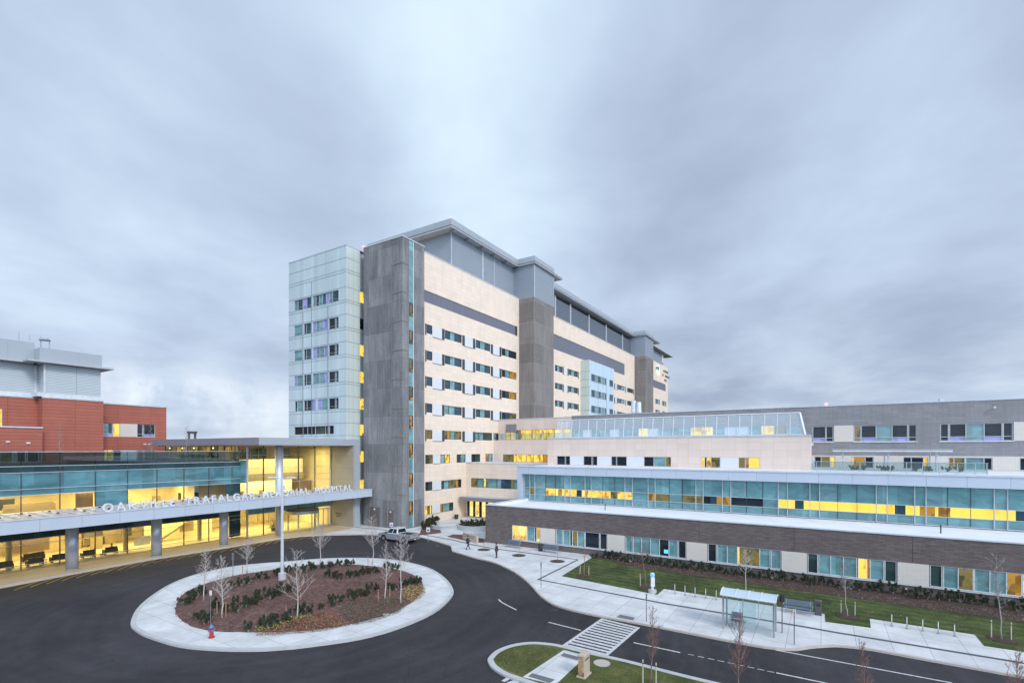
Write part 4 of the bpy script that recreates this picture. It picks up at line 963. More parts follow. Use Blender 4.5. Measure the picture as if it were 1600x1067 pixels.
# atrium galleries
ga_ = MB().m('room_wall').box(XLr + .3, 51.2, 72.6, 72.8, 8.7, 10.9).m('room_tan').box(XLr + .3, 51.2, 72.4, 79, 7.6, 8.7).m('room_wall').box(XLr + .3, 50.5, 74.5, 74.7, 4.7, 7.5)  # tan slab band has the shade under the gallery put into its colour
ga_.m('room_floor').box(XLr + .2, XA1, 70.6, 79, 4.42, 4.62).m('room_brown').box(50.6, 52.8, 72.6, 73.0, 4.7, 7.3)
ga_.m('g_green')
for i in range(8): ga_.box(39.6 + i * 1.35, 40.75 + i * 1.35, 74.6, 74.7, 11.0, 12.6) if i not in (5, 6) else None
part('atrium_gallery', ga_, EP)
cw = MB()
for x, y in ((13.2, 71.2), (16.0, 71.2), (26.2, 71.4), (34.6, 71.4), (31.2, 79)): cw.cyl(x, y, .14, 4.4, .26, k=12)
part('interior_column', cw, EP, 'room_tan', smooth=False)
cl_ = MB()
for i in range(16):
    for y in (71.6, 76): cl_.box(XL0 + 2 + i * 2.9, XL0 + 3.2 + i * 2.9, y, y + .6, 4.33, 4.37)
    cl_.box(XL0 + 2 + i * 2.5, XL0 + 3.2 + i * 2.5, 72.2, 72.8, 7.83, 7.87)
part('ceiling_light', cl_, EP, 'ceiling_lamp')
def alight(x, y, z, sx, sy, power, c=(1, .81, .32)):
    l = bpy.data.lights.new('interior_light', 'AREA'); l.shape = 'RECTANGLE'; l.size = sx; l.size_y = sy; l.energy = power; l.color = c
    o = bpy.data.objects.new('interior_light', l); COL.objects.link(o); o.location = (x, y, z)
for x in (-1, 9, 19, 29): alight(x, 74.5, 4.28, 9, 2.2, 600)
alight(37, 74.5, 4.28, 6, 6, 480); alight(45.5, 73.5, 4.28, 12, 3, 950)
for x in (3, 15): alight(x, 72.8, 7.75, 10, 1.2, 360)
alight(27, 72.8, 7.75, 10, 1.2, 480); 
alight(45.5, 70.2, 12.6, 12, 2.2, 760); alight(45.5, 73.6, 7.5, 11, 1.4, 500)
alight(47.5, 65.2, 4.85, 9, 3, 60, (1, .75, .4))
# terrace slab, glass balustrade, terrace room
part('terrace_slab', MB().m('dark_grey').box(XL0, XLr, YL + .05, 94, 10.3, 10.6), EP)
bl = MB().m('dark_glass').box(XL0, XLr, YL - .03, YL - .01, 10.75, 12.15); part('glass_balustrade', bl, EP)
br_ = MB().m('grey_frame').box(XL0, XLr, YL - .06, YL + .02, 12.15, 12.21); br_.m('mullion_dark')
for x in mx: br_.box(x - .03, x + .03, YL, YL + .06, 10.6, 12.15)
part('balustrade_rail', br_, EP)
FX = ('X', 39.2)
tw_ = MB().m('dim').fbox(FX, 70.2, 92, 10.7, 12.9, -.1, -.05); tw_.m('amber')
for y in (72, 78, 86.5): tw_.fbox(FX, y, y + 1.6, 10.9, 12.6, -.05, -.03)
tw_.m('mullion_dark')
for i in range(13): tw_.fbox(FX, 70.2 + i * 1.8, 70.28 + i * 1.8, 10.7, 12.95, -.05, .03)
part('terrace_window', tw_, EP)
tl = MB().m('ceiling_lamp')
for y in (75, 80.5, 84, 88): tl.ball((38.2, y, 12.6), .10, 8)
part('terrace_lamp', tl, EP)
# roof slab and portal
XR0, XR1, YR0 = 37.6, 54.35, 62.5
part('roof', MB().m('metal_fascia').box(XR0 + .01, XR1, YR0, YR0 + .6, 13.0, 14.0).m('metal_dark').box(XR0, XR0 + .6, YR0 + .004, 92.5, 13.0, 13.996).m('roof_grey').box(XR0 + .6, XR1, YR0 + .6, 92.5, 13.05, 13.94), EP)
part('soffit', MB().m('soffit').box(XR0 + .5, XA1, YR0 + .5, 92, 12.93, 13.04), EP)
part('portal_frame', MB().m('metal_fascia').box(XA1 + .25, XR1, YR0, YR0 + 1.2, 0.1, 12.99).box(XA1 + .3, XR1 - .05, YR0 + 1.2, 69.5, .1, 12.95), EP)
part('portal_wall', MB().m('tan_panel').box(XA1, XA1 + .25, YR0 + .05, YA + .05, .1, 12.92), EP)
pq = MB().m('black').box(XA1 - .03, XA1 - .005, 65.3, 66.7, 2.1, 2.2).box(XA1 - .03, XA1 - .005, 65.3, 66.5, 1.85, 1.93).box(XA1 - .03, XA1 - .005, 65.7, 66.6, 1.62, 1.7)
part('wall_plaque', pq, EP)
for i, (x, y, zt) in enumerate(((19.4, 65.5, 4.95), (27.05, 65.5, 4.95), (34.7, 65.5, 4.95), (42.35, 65.4, 12.95), (11.8, 65.5, 4.95))):
    c_ = MB(); c_.cyl(x, y, .11, zt, .53, k=32); c_.smooth = False
    o = part('column', c_, EP, 'column_metal')
    for p_ in o.data.polygons: p_.use_smooth = len(p_.vertices) == 4
    part('column_base', MB().cyl(x, y, .11, .22, .60, k=32), o, 'steel')
# canopy
YC0 = 60.6
CNY = MB().m('metal_panel').box(XL0 - 6, 55.2, YC0, YC0 + .25, 4.95, 6.1).box(54.95, 55.2, YC0 + .25, 66.0, 4.95, 6.1)
CNY.m('coping').box(XL0 - 6, 55.25, YC0 - .06, YC0 + .34, 6.1, 6.16)
can = part('entrance_canopy', CNY, EP)
part('canopy_soffit', MB().m('soffit').box(XL0 - 6, 54.9, YC0 + .25, YL - .1, 4.97, 5.05), can)
part('canopy_roof', MB().m('canopy_deck').box(XL0 - 6, 54.9, YC0 + .3, YL - 1.7 - .1, 5.98, 6.04).box(XL0 - 6, 38.8, YL - 1.8, YL - .1, 5.98, 6.04), can)
cb = MB().m('grey_frame')
x = XL0 - 5
while x < 54.5:
    cb.box(x, x + .09, YC0 + .3, 67.6, 6.04, 6.16); x += 1.02
for y in (63.2, 65.6): cb.box(XL0 - 6, 54.9, y, y + .08, 6.16, 6.22)
cb.m('black')
x = XL0 - 5
while x < 54.5:
    for y in (63.2, 65.6): cb.box(x - .03, x + .15, y - .06, y + .14, 6.2, 6.3)
    x += 2.04
part('canopy_rafter', cb, can)
# revolving door and side doors
rx, ry = onY(472, 67.3), 67.3
rd = MB().m('clear')
for i in range(24):
    a0, a1 = math.pi + math.pi * i / 24, math.pi + math.pi * (i + 1) / 24
    rd.quad((rx + 2.35 * math.cos(a0), ry + 2.35 * math.sin(a0), .2), (rx + 2.35 * math.cos(a1), ry + 2.35 * math.sin(a1), .2), (rx + 2.35 * math.cos(a1), ry + 2.35 * math.sin(a1), 2.75), (rx + 2.35 * math.cos(a0), ry + 2.35 * math.sin(a0), 2.75))
rdo = part('revolving_door', MB().m('steel').cyl(rx, ry, 2.75, 3.15, 2.42, k=40).m('dark_grey').cyl(rx, ry, 3.15, 3.4, 2.36, k=40), EP)
part('curved_glass', rd, rdo)
fr_ = MB().m('grey_frame')
for a_ in (180, 222, 270, 318, 360):
    t = math.radians(a_); part('door_post', MB().m('grey_frame').box(rx + 2.36 * math.cos(t) - .06, rx + 2.36 * math.cos(t) + .06, ry + 2.36 * math.sin(t) - .06, ry + 2.36 * math.sin(t) + .06, .13, 2.76), rdo)
dfm = MB().m('white_metal')
for p_ in (497, 504.5, 512, 520): dfm.box(onY(p_, YA) - .08, onY(p_, YA) + .08, YA - .12, YA, .13, 3.0)
dfm.box(onY(497, YA), onY(520, YA), YA - .11, YA, 2.85, 3.0).box(onY(497, YA), onY(520, YA), YA - .11, YA, .13, .35)
part('side_door', dfm, EP)
ds = MB().m('amber'); 
for a, b in ((498, 504), (506.5, 512), (514, 519)): gq(ds, YA + .6, onY(a, YA), onY(b, YA), .4, 2.8)
# roof vent
part('roof_vent', MB().m('dark_grey').cyl(39.4, 84.5, 13.9, 14.9, .16, k=10).cyl(40.3, 84.5, 13.9, 14.9, .16, k=10).cyl(39.85, 84.5, 14.9, 15.25, .62, .75, k=14), EP)
# roof sign letters
TXT = "OAKVILLE TRAFALGAR MEMORIAL HOSPITAL"
sx0, sx1, sy_, sz_ = onY(160, 61.05), onY(549.5, 61.05), 61.05, 6.17
SGN = thing('letter_sign', 'row of white block letters standing along the front of the entrance canopy', 'sign', (sx0, sy_, sz_))
glyph = {}
for ch in set(TXT) - {' '}:
    cu = bpy.data.curves.new('g', 'FONT'); cu.body = ch; cu.size = 1.18; cu.extrude = .09; cu.offset = .012; cu.resolution_u = 4
    oo = bpy.data.objects.new('g', cu); COL.objects.link(oo)
    bpy.context.view_layer.update()
    me = bpy.data.meshes.new_from_object(oo.evaluated_get(bpy.context.evaluated_depsgraph_get()))
    bpy.data.objects.remove(oo)
    xs_ = [v.co.x for v in me.vertices]; ys_ = [v.co.y for v in me.vertices]
    glyph[ch] = (me, min(xs_), max(xs_), min(ys_)); me.materials.clear(); me.materials.append(MATS['letter_white'])
tw = sum((glyph[c][2] - glyph[c][1]) if c != ' ' else .55 for c in TXT); gap = (sx1 - sx0 - tw) / (len(TXT) - 1)
x = 0.0
for c in TXT:
    if c == ' ': x += .55 + gap; continue
    me, a, b, yb = glyph[c]
    o = bpy.data.objects.new('letter', me); COL.objects.link(o); o.parent = SGN; o.rotation_euler = (math.radians(90), 0, 0); o.location = (x - a, 0, 0.02)
    x += b - a + gap
part('sign_rail', MB().m('grey_frame').box(sx0 - .3, sx1 + .3, sy_ - .03, sy_ + .12, sz_ - .02, sz_ + .06), SGN)

# ================================================================== RED PANELLED BLOCK
RB = thing('red_panel_block', 'red panelled block with pale louvred plant room and thin oversailing roof', 'building', (30, 92, 0))
def yb(F, px0, px1, z0, z1, mat, depth=6):
    return MB().m(mat).fbox(F, onY(px0, F[1]), onY(px1, F[1]), z0, z1, -depth, -.3)
F1, F2, F3b, F4 = ('Y', 95.0), ('Y', 92.0), ('Y', 94.0), ('Y', 91.0)
s = conv(F1, [(161.8, 169, 'tl'), (169, 175.5, 'bl'), (176.8, 187.5, 'y')]); s2 = conv(F1, [(214.5, 223, 'd'), (225, 242.5, 'dl')])
z0w, z1w = zYp(200, 682.5, 95), zYp(200, 662, 95)
a, b = ext(s); c_, d_ = ext(s2)
wall(F1, onY(150, 95), onY(260, 95), 10, 19.5, [(a, b, z0w, z1w), (c_, d_, z0w, z1w)], 'red_panel', RB)
window(F1, s, z0w, z1w, RB, 'white_frame', transom=z0w + .5); window(F1, s2, z0w, z1w, RB, 'white_frame', transom=z0w + .5)
part('pale_panel', MB().m('pale_brick').fbox(F1, b, c_, z0w, z1w, 0, .04), RB)
part('wall_core', yb(F1, 150, 260, 10, 19.45, 'red_panel', 8), RB)
part('side_wall', MB().m('red_panel').box(onY(260, 95) - .3, onY(260, 95) + .01, 95.03, 103, 10, 19.48), RB)
wall(F2, onY(66.5, 92), onY(161.6, 92), 10, 19.6, [], 'red_panel', RB)
part('wall_core', yb(F2, 66.5, 161.6, 10, 19.55, 'red_panel', 5), RB)
part('side_wall', MB().m('red_panel').box(onY(66.5, 92) - .02, onY(66.5, 92) + .3, 92.03, 95, 10, 19.58), RB); part('side_wall', MB().m('red_panel').box(onY(161.6, 92) - .3, onY(161.6, 92) + .01, 92.03, 96, 10, 19.58), RB)
s = conv(F3b, [(-6, 3.6, 'y')]); a, b = ext(s)
wall(F3b, onY(-90, 94), onY(66.5, 94), 14, 19.6, [(a, b, 15.4, 17.9)], 'red_panel', RB); window(F3b, s, 15.4, 17.9, RB, 'white_frame')
part('wall_core', yb(F3b, -90, 66.5, 14, 19.5, 'red_panel', 5), RB)
gnd = conv(F4, [(-30, 0, 'k'), (0, 20, 'k'), (22, 24, 'd'), (27, 40, 'd'), (43, 61, 'd'), (61, 65.5, 'g')]); a, b = ext(gnd)
wall(F4, onY(-90, 91), onY(66.5, 91), 10.5, 15.3, [(a, b, 10.7, 12.2)], 'red_panel', RB); window(F4, gnd, 10.7, 12.2, RB, 'grey_frame')
g2 = conv(F1, [(162, 167, 'y'), (168, 176, 'y'), (176.5, 188, 'D'), (188, 213, 'w'), (215, 223, 'd'), (225, 243, 'd')])
window(F1, g2, 10.65, 12.3, RB, 'grey_frame', rec=-.05)
tm = MB().m('coping').fbox(F4, onY(-90, 91), onY(67, 91), 15.3, 15.5, -.4, .08)
tm.fbox(F2, onY(66, 92), onY(162, 92), 19.6, 19.8, -.4, .08).fbox(F1, onY(150, 95), onY(260.4, 95), 19.5, 19.68, -.4, .08).fbox(F3b, onY(-90, 94), onY(66, 94), 19.6, 19.8, -.4, .08)
part('coping', tm, RB)
for p_, q_ in ((12, 690), (44, 692), (226, 694), (233, 694)):
    F_ = F4 if p_ < 60 else F1; zz_ = zYp(p_, q_, F_[1]); part('wall_light', MB().m('white_metal').fbox(F_, onY(p_, F_[1]) - .2, onY(p_, F_[1]) + .2, zz_ - .1, zz_ + .1, 0, .15), RB)
pt = MB().m('white_metal').box(onY(57, 92.2), onY(157, 92.2), 92.15, 98, 19.8, 20.35).box(onY(-90, 94.5), onY(57, 94.5), 94.4, 98, 19.8, 20.35)
pt.m('louver_pale').box(onY(69.5, 92.2), onY(157.3, 92.2), 92.2, 98, 20.35, 24.4).box(onY(-90, 94.5), onY(69.5, 92.2) + .02, 94.5, 98, 20.35, 24.4)
pt.m('white_metal').box(onY(69.5, 92.2) - .1, onY(69.5, 92.2) + .1, 92.1, 92.3, 20.3, 24.4).box(onY(55.5, 94.5) - .1, onY(55.5, 94.5) + .1, 94.4, 94.6, 20.3, 24.4)
part('louvred_wall', pt, RB)
x_e = onY(69, 92.2)
part('eave', MB().m('soffit').box(x_e - 2.0, onY(175.7, 91.6), 91.0, 99, 24.45, 24.7).box(onY(-90, 94), x_e - 1.99, 93.2, 99, 24.45, 24.7), RB)
part('roof_parapet', MB().m('metal_fascia').box(x_e - .6, onY(157.3, 92.2), 91.7, 98.5, 24.7, 26.5).box(onY(-90, 94), x_e - .5, 94.0, 98.4, 24.7, 27.4), RB)
for p_, q_ in ((29.7, 519), (46.2, 523), (63, 524)):
    x = onY(p_, 95); part('antenna', MB().m('steel').cyl(x, 95, 27.3, zYp(p_, q_, 95), .05, k=6), RB)
x = onY(70, 95); part('roof_vent', MB().m('steel').cyl(x - .4, 95, 26.4, 28.1, .07, k=6).cyl(x + .5, 95, 26.4, 28.1, .07, k=6).cyl(x, 95, 28.1, 28.35, .7, .5, k=12), RB)
part('security_camera', MB().m('black').ball((x_e - .9, 92.3, 24.2), .2, 8), RB)

# ================================================================== LOBBY FURNITURE AND VISITOR
simple('chair_black', (.025, .022, .02), .6)
def lounge(x, y, wd, label, rz=0.0):
    t = thing('lounge_chair', label, 'chair', (x, y, .15), 'dark chairs seen through the lobby glass', rz)
    wd *= .8; h = wd / 2
    part('seat', MB().m('chair_black').box(-h + .08, h - .08, -.3, .35, .28, .45), t, world=False, bevel=.03)
    part('backrest', MB().m('chair_black').box(-h, h, -.42, -.28, .25, .95), t, world=False, bevel=.04)
    for sx in (-1, 1): part('armrest', MB().m('chair_black').box(sx * h - .07, sx * h + .07, -.4, .35, .12, .65), t, world=False, bevel=.03)
    for sx in (-1, 1):
        for y0 in (-.3, .22): part('leg', MB().m('steel').box(sx * (h - .12) - .03, sx * (h - .12) + .03, y0, y0 + .06, -.01, .28), t, world=False)
    return t
for px, Y, wd, lb in ((5, 70.6, 1.6, 'dark lounge chair behind lobby glass at the picture edge'), (54, 70.5, 1.5, 'dark lounge chair behind glass two bays before the first full column'), (93, 70.6, 1.8, 'dark double chair just before the thick round column'), (136.5, 70.5, 1.3, 'dark lounge chair just past the thick round column'), (172, 70.6, 1.5, 'dark lounge chair with the seated visitor in it'), (45, 73.6, 1.3, 'dark chair deeper inside the lobby by brown screens'), (58, 73.9, 1.3, 'second dark chair deeper inside the lobby by brown screens')):
    lounge(onY(px, Y), Y, wd, lb)
tbl = thing('side_table', 'small pale side table between lobby chairs', 'table', (onY(72, 71), 71, .15))
part('top', MB().m('white_panel').cyl(0, 0, .48, .52, .3, k=16), tbl, world=False); part('leg', MB().m('steel').cyl(0, 0, 0, .48, .04, k=8), tbl, world=False)
art = thing('wall_artwork', 'round red and brown dotted motif on the lit lobby wall', 'artwork', (30.5, 76.4, 2.2))
am = MB().m('red_panel')
rr = random.Random(5)
for i in range(70):
    t = rr.uniform(0, 6.28); r = rr.uniform(.2, 1.0); cx_, cz_ = 31.4 + r * math.cos(t), 2.9 + r * math.sin(t) * .9; am.ball((cx_, 76.42, cz_), rr.uniform(.04, .09), 6)
am.box(31.35, 31.45, 76.4, 76.44, 1.2, 2.5); part('motif', am, art)
pl = thing('potted_plant', 'dark leafy branching plant inside the lit atrium glass', 'plant', (onY(427, 70), 70, .15))
pm = MB().m('room_brown'); rr = random.Random(9)
for i in range(60):
    a_ = rr.uniform(0, 6.28); r = rr.uniform(.4, 1.5); z_ = rr.uniform(.6, 2.0)
    pm.tube([(0, 0, .4), (r * .4 * math.cos(a_), r * .3 * math.sin(a_), z_ * .7), (r * math.cos(a_), r * .5 * math.sin(a_), z_)], [.03, .02, .008], 4)
part('branches', pm, pl, world=False); part('pot', MB().m('dark_grey').cyl(0, 0, 0, .5, .25, .34, 14), pl, world=False)
def inside(x, y, P):
    c = False; j = len(P) - 1
    for i in range(len(P)):
        if (P[i][1] > y) != (P[j][1] > y) and x < (P[j][0] - P[i][0]) * (y - P[i][1]) / (P[j][1] - P[i][1]) + P[i][0]: c = not c
        j = i
    return c
# ================================================================== PLANTS
simple('bark_pale', (.46, .42, .39), .85, var=.25, vs=6); simple('bark_grey', (.30, .27, .25), .85, var=.25, vs=6); simple('bark_red', (.24, .135, .115), .85, var=.25, vs=6)
simple('stake_wood', (.40, .22, .12), .85); simple('stake_pale', (.50, .46, .38), .85)
simple('yew_a', (.020, .034, .020), .7, var=.5, vs=7, col2=(.045, .075, .03)); simple('yew_b', (.035, .042, .015), .7, var=.5, vs=7, col2=(.085, .08, .03)); simple('yew_c', (.07, .045, .025), .7, var=.4, vs=7, col2=(.05, .06, .03))
simple('leaf_red', (.26, .05, .035), .7, var=.4, vs=9); simple('leaf_pink', (.42, .16, .11), .7, var=.3, vs=9); simple('leaf_yellow', (.38, .32, .09), .7, var=.3, vs=9); simple('leaf_dry', (.15, .13, .085), .8, var=.4, vs=9); simple('leaf_brown', (.20, .12, .09), .8, var=.4, vs=9)

simple('grass_a', (.05, .065, .018), .9, var=.3, vs=4); simple('grass_b', (.10, .10, .03), .9, var=.3, vs=4); simple('grass_c', (.20, .17, .07), .9, var=.2, vs=4)
def bare_tree(label, x, y, z, h, seed, first=.35, spread=.30, r=.055, bark='bark_pale', group=None, dens=26, up=.75, cat='tree', stiff=1.0):
    rr = random.Random(seed); t = thing('bare_tree', label, cat, (x, y, z), group)
    tr = MB().m(bark); n_ = 9; P = []; wx = wy = 0
    for i in range(n_ + 1):
        f = i / n_; P.append(Vector((wx, wy, f * h))); wx += rr.gauss(0, .008 * h); wy += rr.gauss(0, .008 * h)
    R = [r * (1 - .9 * (i / n_) ** .8) + .004 for i in range(n_ + 1)]; R[0] *= 1.25
    P[0].z = -.1
    tr.tube(P, R, 7); part('trunk', tr, t, world=False, smooth=True)
    cr = MB().m(bark)
    def at(f):
        q = f * n_; i = min(n_ - 1, int(q)); return P[i].lerp(P[i + 1], q - i)
    def limb(p, d, L, rad, lvl):
        k = 4 if lvl < 2 else 3; pts = [p]; dd = Vector(d)
        for i in range(k):
            dd = (dd + Vector((rr.gauss(0, .10), rr.gauss(0, .10), .10 * up + rr.gauss(0, .05)))).normalized(); pts.append(pts[-1] + dd * (L / k))
        cr.tube(pts, [max(.0055 if bark != 'bark_red' else .004, rad * (1.15 - .85 * i / k)) for i in range(k + 1)], 5 if lvl == 0 else 3, caps=False)
        if lvl >= 2: return
        m_ = rr.randint(4, 6) if lvl == 0 else rr.randint(2, 3)
        for j in range(m_):
            f = rr.uniform(.25, .95); i = min(k - 1, int(f * k)); q = pts[i].lerp(pts[i + 1], f * k - i)
            side = Vector((rr.gauss(0, 1), rr.gauss(0, 1), rr.gauss(.2, .5))).normalized()
            nd = (dd * .75 + side * .65 + Vector((0, 0, .15))).normalized(); limb(q, nd, L * rr.uniform(.28, .5), rad * .5, lvl + 1)
    a_ = rr.uniform(0, 6.28)
    for i in range(dens):
        f = first + (1 - first) * (i / dens) ** 1.05 * .96
        a_ += 2.4 + rr.gauss(0, .3)
        L = spread * h * (1.15 - ((f - first) / (1 - first)) * .8) * rr.uniform(.6, 1.05)
        el = rr.uniform(.45, .8) * up * 1.2
        limb(at(f), Vector((math.cos(a_) * math.cos(el), math.sin(a_) * math.cos(el), math.sin(el))), L, r * .36 * (1.1 - f * .6), 0)
    part('crown', cr, t, world=False)
    return t
def th(px, py, top, z):           # real height of something standing at px,py and reaching row top
    x, y = G(px, py, z); d = x * CC + y * SS
    return x, y, (CAM_H - (top - HY) * d / FPX) - z
isl = [(318, 937, 856, .40, .20, 'tall slender bare sapling at the entrance end of the planted island'),
 (347, 964.6, 870, .30, .22, 'bare sapling with low pale branches beside the hydrant'),
 (386, 894, 843, .35, .34, 'bare sapling behind the narrow grey sign on the island kerb'),
 (464, 968, 858, .28, .27, 'bare sapling with two long drooping low limbs at the front of the island'),
 (500, 878, 822, .35, .36, 'spreading bare sapling at the back edge of the island just past the lamp pole'),
 (582, 881, 806, .35, .27, 'bare sapling with twiggy crown seen before the concrete stair block'),
 (601, 936, 845, .32, .17, 'narrow bare sapling on the island inside the row of yews'),
 (626.6, 943, 832, .48, .20, 'bare sapling with a tag on its stem in front of the pickup truck')]
for i, (px, py, tp_, fs_, sp_, lb) in enumerate(isl):
    z = mound(*G(px, py, IZ + .2)); x, y, h = th(px, py, tp_, z)
    bare_tree(lb, x, y, z, h, 100 + i, fs_, sp_, .05, 'bark_pale', 'bare saplings on the round island', dens=34 if i != 3 else 22)
lawnt = [(912.5, 899.7, 842, .5, .12, 'bark_red', 'thin staked sapling at the lawn corner by the plaza'), (1009.5, 917.5, 846, .52, .26, 'bark_red', 'vase shaped bare sapling next to the emergency phone'),
 (1165, 934, 858, .50, .26, 'bark_pale', 'bare sapling standing behind the bus shelter roof'), (1324, 963, 875, .42, .24, 'bark_grey', 'staked bare sapling on the lawn between the trash bin and the metal posts'), (1565, 999, 868, .42, .26, 'bark_grey', 'staked bare sapling at the far end of the lawn past the metal posts')]
for i, (px, py, tp_, fs_, sp_, bk, lb) in enumerate(lawnt):
    x, y, h = th(px, py, tp_, GZ); bare_tree(lb, x, y, GZ, h, 300 + i, fs_, sp_, .045, bk, 'bare saplings on the lawn', dens=18)
    setting('mulch_ring_ground', MB().m('mulch_dark').prism([(x + .75 * math.cos(a) * (1 + .08 * math.sin(3 * a)), y + .75 * math.sin(a)) for a in [j * math.pi / 10 for j in range(20)]], GZ - .01, GZ + .06, bottom=False))
plz = [(756, 858.5, 822), (810.7, 867.4, 828), (871, 876.6, 838)]
lbs = ['slim sapling in the tree pit furthest from the lawn, near the podium corner', 'slim sapling in the tree pit in front of the first bench', 'slim sapling in the tree pit next to the second bench and lawn']
for i, (px, py, tp_) in enumerate(plz):
    x, y, h = th(px, py, tp_, GZ); bare_tree(lbs[i], x, y, GZ, h, 400 + i, .55, .12, .035, 'bark_grey', 'slim saplings in the plaza pits', dens=8)
    g_ = thing('tree_pit', ['dark round tree pit nearest the brick podium corner', 'dark round tree pit before the first bench', 'dark round tree pit by the second bench'][i], 'tree grate', (x, y, GZ), 'round tree pits in the plaza')
    part('grate', MB().m('dark_grey').cyl(0, 0, .0, .012, .82, k=32), g_, world=False); part('soil', MB().m('mulch_dark').cyl(0, 0, .012, .05, .6, .5, k=24), g_, world=False)
fg = [(1015, 1069, 945, .30, .19, 32, 'bushy reddish bare tree on the median near the crosswalk'), (1155, 1100, 958, .28, .25, 36, 'larger reddish bare tree rising from the lower edge before the bus shelter'), (1350, 1130, 1003, .28, .23, 30, 'top of a reddish bare tree at the lower edge before the metal posts'), (1588, 1150, 1010, .28, .22, 30, 'twiggy tree top in the lower corner beyond the road')]
for i, (px, py, tp_, fs_, sp_, dn, lb) in enumerate(fg):
    x, y, h = th(px, py, tp_, GZ); bare_tree(lb, x, y, GZ, h, 500 + i, fs_, sp_, .04, 'bark_red', 'reddish bare trees on the median', dens=dn, up=1.15)
for i, (px, tp_, lb) in enumerate(((95, 662, 'thin bare sapling on the terrace before the tall red wall'), (236, 664, 'thin bare sapling on the terrace before the red wall with windows'), (292, 664, 'thin bare sapling on the terrace beside the pavilion roof'))):
    Y = 73; x = onY(px, Y); d = x * CC + Y * SS; h = CAM_H - (tp_ - HY) * d / FPX - 10.6
    bare_tree(lb, x, Y, 10.6, h, 600 + i, .3, .16, .04, 'bark_grey', 'saplings on the roof terrace', dens=14, up=1.1)
# stakes
def stake(px, py, top, z, label, mat, group, tilt=0.0):
    x, y, h = th(px, py, top, z); t = thing('tree_stake', label, 'stake', (x, y, z), group)
    part('post', MB().m(mat).tube([(0, 0, -.1), (tilt, 0, h)], .035, 6), t, world=False); part('tie', MB().m('black').cyl(tilt * .85, 0, h * .84, h * .88, .042, k=8), t, world=False)
for a in [(339, 958, 938), (353, 962, 940), (447, 962, 945), (575, 882, 868), (591, 938, 921), (609, 930, 915), (470, 940, 926), (379, 896, 884)]:
    stake(*a, IZ + .25, 'short reddish wooden stake beside a sapling on the round island', 'stake_wood', 'wooden stakes on the island')
for a in [(906, 897, 884, .1), (920, 899, 884, 0), (1000.5, 916, 896, -.05), (1156, 933, 920, -.1), (1177, 935, 921, 0), (1314, 958, 937, -.1), (1336, 962, 940, 0), (1549, 996, 968, 0), (1580, 1000, 972, 0)]:
    stake(a[0], a[1], a[2], GZ, 'pale stake supporting a lawn sapling', 'stake_pale', 'pale stakes on the lawn', a[3])
for a in [(1004.5, 1068, 1030), (1025, 1069, 1035)]: stake(*a, GZ, 'pale stake beside the reddish tree on the median', 'stake_pale', 'stakes on the median')

# shrubs
def shrub_mesh(seed, mat, w=.5, h=.85, nl=1100):
    rr = random.Random(seed); mb = MB().m(mat); clumps = [(rr.gauss(0, w * .38), rr.gauss(0, w * .38), rr.uniform(.25, .85) * h, rr.uniform(.45, .8)) for _ in range(11)]
    for i in range(nl):
        cx_, cy_, cz_, s = rr.choice(clumps)
        v = Vector((rr.gauss(0, 1), rr.gauss(0, 1), rr.gauss(0, 1))).normalized() * rr.random() ** .4 * w * .42 * s
        p = Vector((cx_, cy_, cz_)) + Vector((v.x, v.y, v.z * 1.5)); p.z = max(.03, p.z)
        a = Vector((rr.gauss(0, .6), rr.gauss(0, .6), rr.gauss(.9, .5))).normalized() * rr.uniform(.04, .085); b = a.cross(Vector((rr.gauss(0, 1), rr.gauss(0, 1), rr.gauss(0, 1)))).normalized() * rr.uniform(.028, .05)
        mb.quad(p - b, p + a * .4 - b * .4, p + a, p + b)
    st = MB().m('bark_grey')
    for c in clumps[:7]: st.tube([(0, 0, -.03), (c[0] * .5, c[1] * .5, c[2] * .6), (c[0], c[1], c[2])], [.02, .014, .006], 4)
    return mb, st
def make_shrub(seed, mat, **k):
    f, s = shrub_mesh(seed, mat, **k); t = thing('shrub', 'x', 'shrub', (0, 0, -50)); part('foliage', f, t, world=False); part('stem', s, t, world=False); return t
protos = [make_shrub(11, 'yew_a'), make_shrub(12, 'yew_b'), make_shrub(13, 'yew_a', w=.42, h=1.0), make_shrub(14, 'yew_c', w=.5, h=.7)]
rr = random.Random(21); first_use = set()
def place_shrub(x, y, z, k, label, group, s=1.0):
    src = protos[k]
    if k not in first_use:
        first_use.add(k); o = src; o.location = (x, y, z); o['label'] = label; o['group'] = group; o.rotation_euler = (0, 0, rr.uniform(0, 6.28)); o.scale = (s, s, s)
    else: o = copy_thing(src, (x, y, z), rr.uniform(0, 6.28), label, group, (s * rr.uniform(.9, 1.1), s * rr.uniform(.9, 1.1), s))
Z7 = lambda a, b: (200 + a * .1968, 820 + b * .1968)
Z8 = lambda a, b: (440 + a * .2062, 800 + b * .2062)
pts = [Z7(*p) for p in [(390, 630), (430, 585), (500, 600), (540, 575), (590, 550), (820, 510), (900, 490), (960, 475), (1040, 450), (1100, 440), (1190, 410), (1270, 390), (590, 740), (540, 790), (470, 750), (640, 760), (690, 680), (790, 690), (850, 640), (870, 690), (940, 660), (985, 640), (1040, 600), (1040, 640), (1130, 605), (1180, 580), (1210, 560), (920, 850), (1060, 790), (1090, 830), (1170, 790), (1150, 750), (1270, 760)]]
